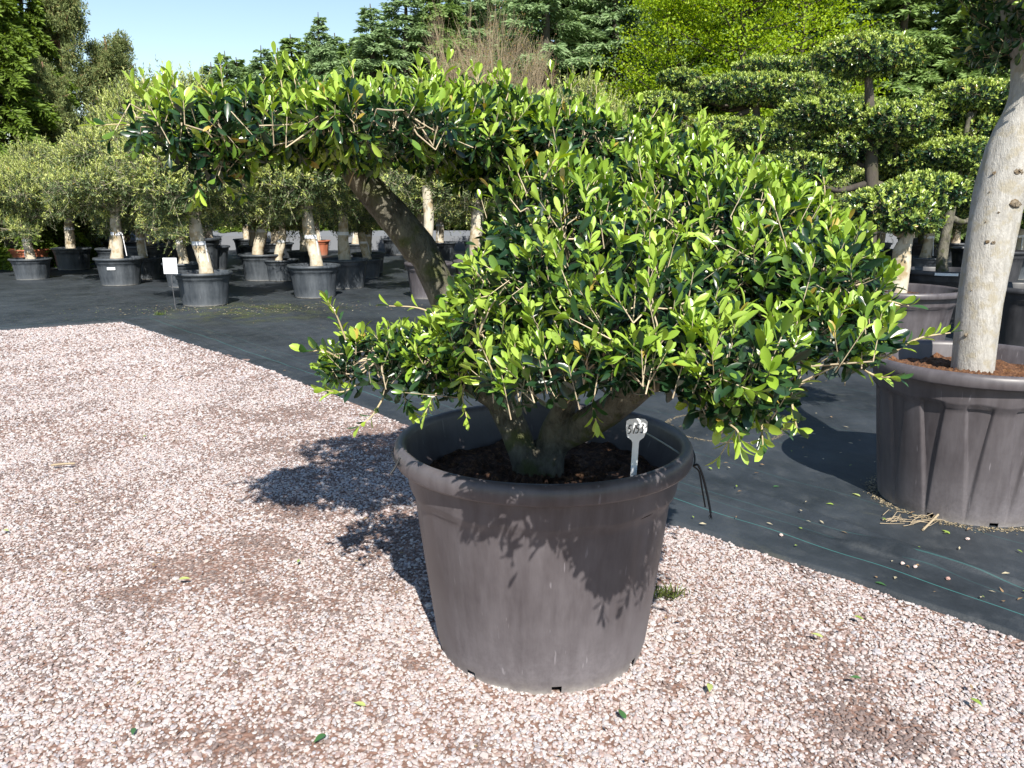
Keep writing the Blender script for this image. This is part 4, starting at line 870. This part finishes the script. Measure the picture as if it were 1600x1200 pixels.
# pale low shed far behind the rows
mb = MB(); x0, x1, y0, y1, z1, z2 = -16, 14, 28.4, 29.6, .5, .65
mb.add([(x0, y0, 0), (x1, y0, 0), (x1, y0, z1), (x0, y0, z1), (x0, y1, 0), (x1, y1, 0), (x1, y1, z2), (x0, y1, z2)], [(0, 1, 2, 3), (5, 4, 7, 6), (3, 2, 6, 7), (0, 3, 7, 4), (1, 5, 6, 2)])
rs = mb.build('low_wall', M_WALL, smooth=False); tag(rs, 'long low pale wall glimpsed far behind the rows of olive trees', 'wall')

# ------------------------------------------------------------------ litter
g = np.random.default_rng(8); mb = MB(); n = 1500
px = g.uniform(-10, 1600, n); py = g.uniform(405, 1000, n); P = np.array([ground(a, b_) for a, b_ in zip(px, py)]); 
extra = np.array([ground(330, 487) + [g.normal(0, .9), g.normal(0, .35), 0] for _ in range(420)] + [ground(500, 480) + [g.normal(0, .9), g.normal(0, .3), 0] for _ in range(160)]); P = np.concatenate([P[g.uniform(size=n) < .45], extra])
on = ~on_gravel(P, -.05) & (P[:, 1] < 16); P = P[on]; e = to_edge(P); P[:, 2] = np.maximum(fabric_z(e[:, 0], e[:, 1]), .026) + .003; n = len(P)
kk = g.uniform(size=(n, 1)); C = np.where(kk < .5, np.array([(.5, .44, .3)]), np.where(kk < .75, np.array([(.3, .2, .11)]), np.array([(.25, .34, .08)])))
leaves(mb, P, nrm(np.c_[g.normal(size=(n, 2)), g.uniform(-.05, .1, n)]), nrm(np.c_[g.normal(0, .2, (n, 2)), np.ones(n)]), g.uniform(.015, .045, n), g.uniform(.003, .008, n), C, LEAF_LOW, .1)
tag(mb.build('leaf_litter', M_OLIVE), 'scattered dry leaf flecks and petals on the black fabric', 'leaf litter', kind='stuff')
mb = MB(); n = 600; P = np.c_[g.uniform(-3.2, 2.6, n), g.uniform(1.9, 7, n), np.zeros(n)]; P = P[on_gravel(P, .02)]; P[:, 2] = .018; n = len(P)
C = np.where(g.uniform(size=(n, 1)) < .6, np.array([(.13, .07, .045)]), np.array([(.3, .22, .12)]))
leaves(mb, P, nrm(np.c_[g.normal(size=(n, 2)), np.zeros(n)]), nrm(np.c_[g.normal(0, .3, (n, 2)), np.ones(n)]), g.uniform(.01, .03, n), g.uniform(.003, .007, n), C, LEAF_LOW, .1)
tag(mb.build('debris', M_OLIVE), 'brown crumbs and dead leaf scraps scattered over the gravel', 'debris', kind='stuff')
lf0 = None
FL = [(225, 688, 'far left of the pot shadow'), (552, 1108, 'on the gravel left of the big pot foot'), (208, 1160, 'near the lower left corner'), (465, 887, 'on brown earth left of the pot'), (300, 912, 'among brown earth patches'),
      (965, 1118, 'just below the big pot foot'), (1350, 978, 'on gravel below the fabric edge'), (1265, 998, 'on gravel midway right'), (1325, 1068, 'on gravel low right'), (1535, 1115, 'near the lower right corner'), (1108, 1092, 'right of the pot foot'),
      (1218, 763, 'on black fabric right of the twine'), (1290, 790, 'on black fabric below the dark pot shadow'), (1330, 775, 'close to the large pot shadow edge'), (1385, 923, 'at the very edge of the fabric'), (1470, 833, 'beside the foot of the right pot'), (15, 837, 'at the left edge of the gravel'), (490, 1172, 'at the bottom left of the pot')]
for i, (x, y, wh) in enumerate(FL):
    p = ground(x, y); isg = on_gravel(p[None], 0)[0]; z = .024 if isg else float(fabric_z(*to_edge(p))) + .004
    mb = MB(); g2 = np.random.default_rng(i); L = g2.uniform(.035, .055); th = g2.uniform(0, 6.28)
    col_ = [(.3, .42, .08), (.42, .48, .16), (.06, .15, .05)][i % 3]
    leaves(mb, np.zeros((1, 3)), np.array([[math.cos(th), math.sin(th), .1]]), np.array([[.1, -.1, 1.]]), L, L * .2, np.array([col_]), LEAF_FINE, .15)
    o = mb.build('fallen_leaf', M_LEAF); o.location = (p[0], p[1], z); tag(o, ['fresh green', 'pale yellow green', 'dark green'][i % 3] + ' fallen leaf ' + wh, 'leaf', 'fallen leaves on the ground')
# loose stones on the fabric
for i, (x, y, wh) in enumerate([(1220, 844, 'left of the fold'), (1409, 890, 'below the fold'), (1429, 895, 'reddish, below the fold'), (1480, 913, 'at the end of the thin crease'), (1511, 848, 'below the right pot')]):
    p = ground(x, y); mb = MB(); g2 = np.random.default_rng(40 + i); u = nrm(g2.normal(size=(60, 3)))
    a = np.linspace(0, np.pi, 7); b_ = np.arange(10) / 10 * 2 * np.pi; V = np.array([[math.sin(i_) * math.cos(j), math.sin(i_) * math.sin(j), math.cos(i_) * .7] for i_ in a for j in b_]) * .009 * (1 + .12 * g2.normal(size=(70, 1)))
    ii = (np.arange(6)[:, None] * 10 + np.arange(10)[None]); jj = (np.arange(6)[:, None] * 10 + (np.arange(10)[None] + 1) % 10); mb.add(V, np.stack([ii, ii + 10, jj + 10, jj], -1).reshape(-1, 4), (.5, .4, .37) if i != 3 else (.35, .2, .17))
    o = mb.build('stone', M_PEBBLE, smooth=False); o.location = (p[0], p[1], float(fabric_z(*to_edge(p))) + .008); tag(o, 'small loose stone on the black fabric, ' + wh, 'stone', 'loose stones on the fabric')
# straw and roots at the foot of the right pot
mb = MB(); c = ground(1432, 822); n = 26; A = c + np.c_[g.normal(-.05, .07, n), g.normal(0, .03, n), np.full(n, .024)]; d = nrm(np.c_[g.normal(1, .3, n), g.normal(.25, .3, n), g.normal(0, .08, n)]); B = A + d * g.uniform(.05, .16, (n, 1)); B[:, 2] = np.clip(B[:, 2], .02, .06)
sticks(mb, A, B, .0022, .001, bend=g.normal(0, .01, (n, 3)) + [0, 0, .01], sides=4); tube(mb, curve([c + [-.02, -.1, .022], c + [.05, -.03, .03], c + [.12, .03, .05]], 10), .006, 6)
tag(mb.build('dry_roots', M_STRAW), 'bundle of dry straw coloured roots beside the foot of the right pot', 'roots')
st = MB(); p = ground(100, 731); tube(st, curve([p + [-.07, -.01, .02], p + [0, 0, .026], p + [.06, .02, .022]], 8), [.003, .006, .009, .009, .009, .008, .007, .006, .003][:9] if False else .007, 6)
tag(st.build('stick', M_STRAW), 'short pale dry stick lying on the gravel at the left', 'stick')
# weeds beside the pot and a faint ring of old dirt on the fabric
def tuft(px, py, n, h, label, col):
    p = ground(px, py); mb = MB(); g2 = np.random.default_rng(px); A = np.c_[g2.normal(0, .035, n), g2.normal(0, .02, n), np.full(n, .005)]; d = nrm(np.c_[g2.normal(0, .6, (n, 2)), np.ones(n)])
    leaves(mb, A, d, g2.normal(size=(n, 3)), g2.uniform(.5, 1.2, n) * h, .0028, np.array(col) * g2.uniform(.6, 1.3, (n, 1)), LEAF_LOW, .3); o = mb.build('weed', M_OLIVE); o.location = p; tag(o, label, 'weed')
tuft(1042, 935, 70, .06, 'small green and yellow weed tuft in the gravel right of the big pot', (.16, .2, .05))
tuft(250, 494, 60, .07, 'low green weed on the black fabric left of the nearest olive pot', (.12, .17, .04))
mb = MB(); c = ground(1130, 671); a = np.linspace(0, 6.28, 300); n = 900; th = g.uniform(0, 6.28, n); rr = .40 + g.normal(0, .008, n); P = np.c_[c[0] + rr * np.cos(th), c[1] + rr * np.sin(th), np.zeros(n)]; e = to_edge(P); P[:, 2] = fabric_z(e[:, 0], e[:, 1]) + .002
leaves(mb, P, nrm(np.c_[g.normal(size=(n, 2)), np.zeros(n)]), np.tile([0, 0, 1.], (n, 1)), g.uniform(.006, .018, n), .003, np.tile((.42, .34, .22), (n, 1)) * g.uniform(.5, 1.2, (n, 1)), LEAF_LOW, 0)
tag(mb.build('dirt_ring', M_OLIVE), 'ring of pale dirt left on the fabric by a removed pot', 'dirt ring', kind='stuff')
mb = MB(); n = 1500; th = g.uniform(0, 6.28, n); rr = .425 + np.abs(g.normal(0, .03, n)); P = np.c_[RP[0] + rr * np.cos(th), RP[1] + rr * np.sin(th), np.zeros(n)]; e = to_edge(P); P[:, 2] = fabric_z(e[:, 0], e[:, 1]) + .003
leaves(mb, P, nrm(np.c_[g.normal(size=(n, 2)), np.zeros(n)]), nrm(np.c_[g.normal(0, .3, (n, 2)), np.ones(n)]), g.uniform(.006, .02, n), .004, np.tile((.36, .3, .2), (n, 1)) * g.uniform(.5, 1.2, (n, 1)), LEAF_LOW, 0)
tag(mb.build('sand', M_OLIVE), 'pale sandy dirt gathered round the foot of the right pot', 'dirt', kind='stuff')
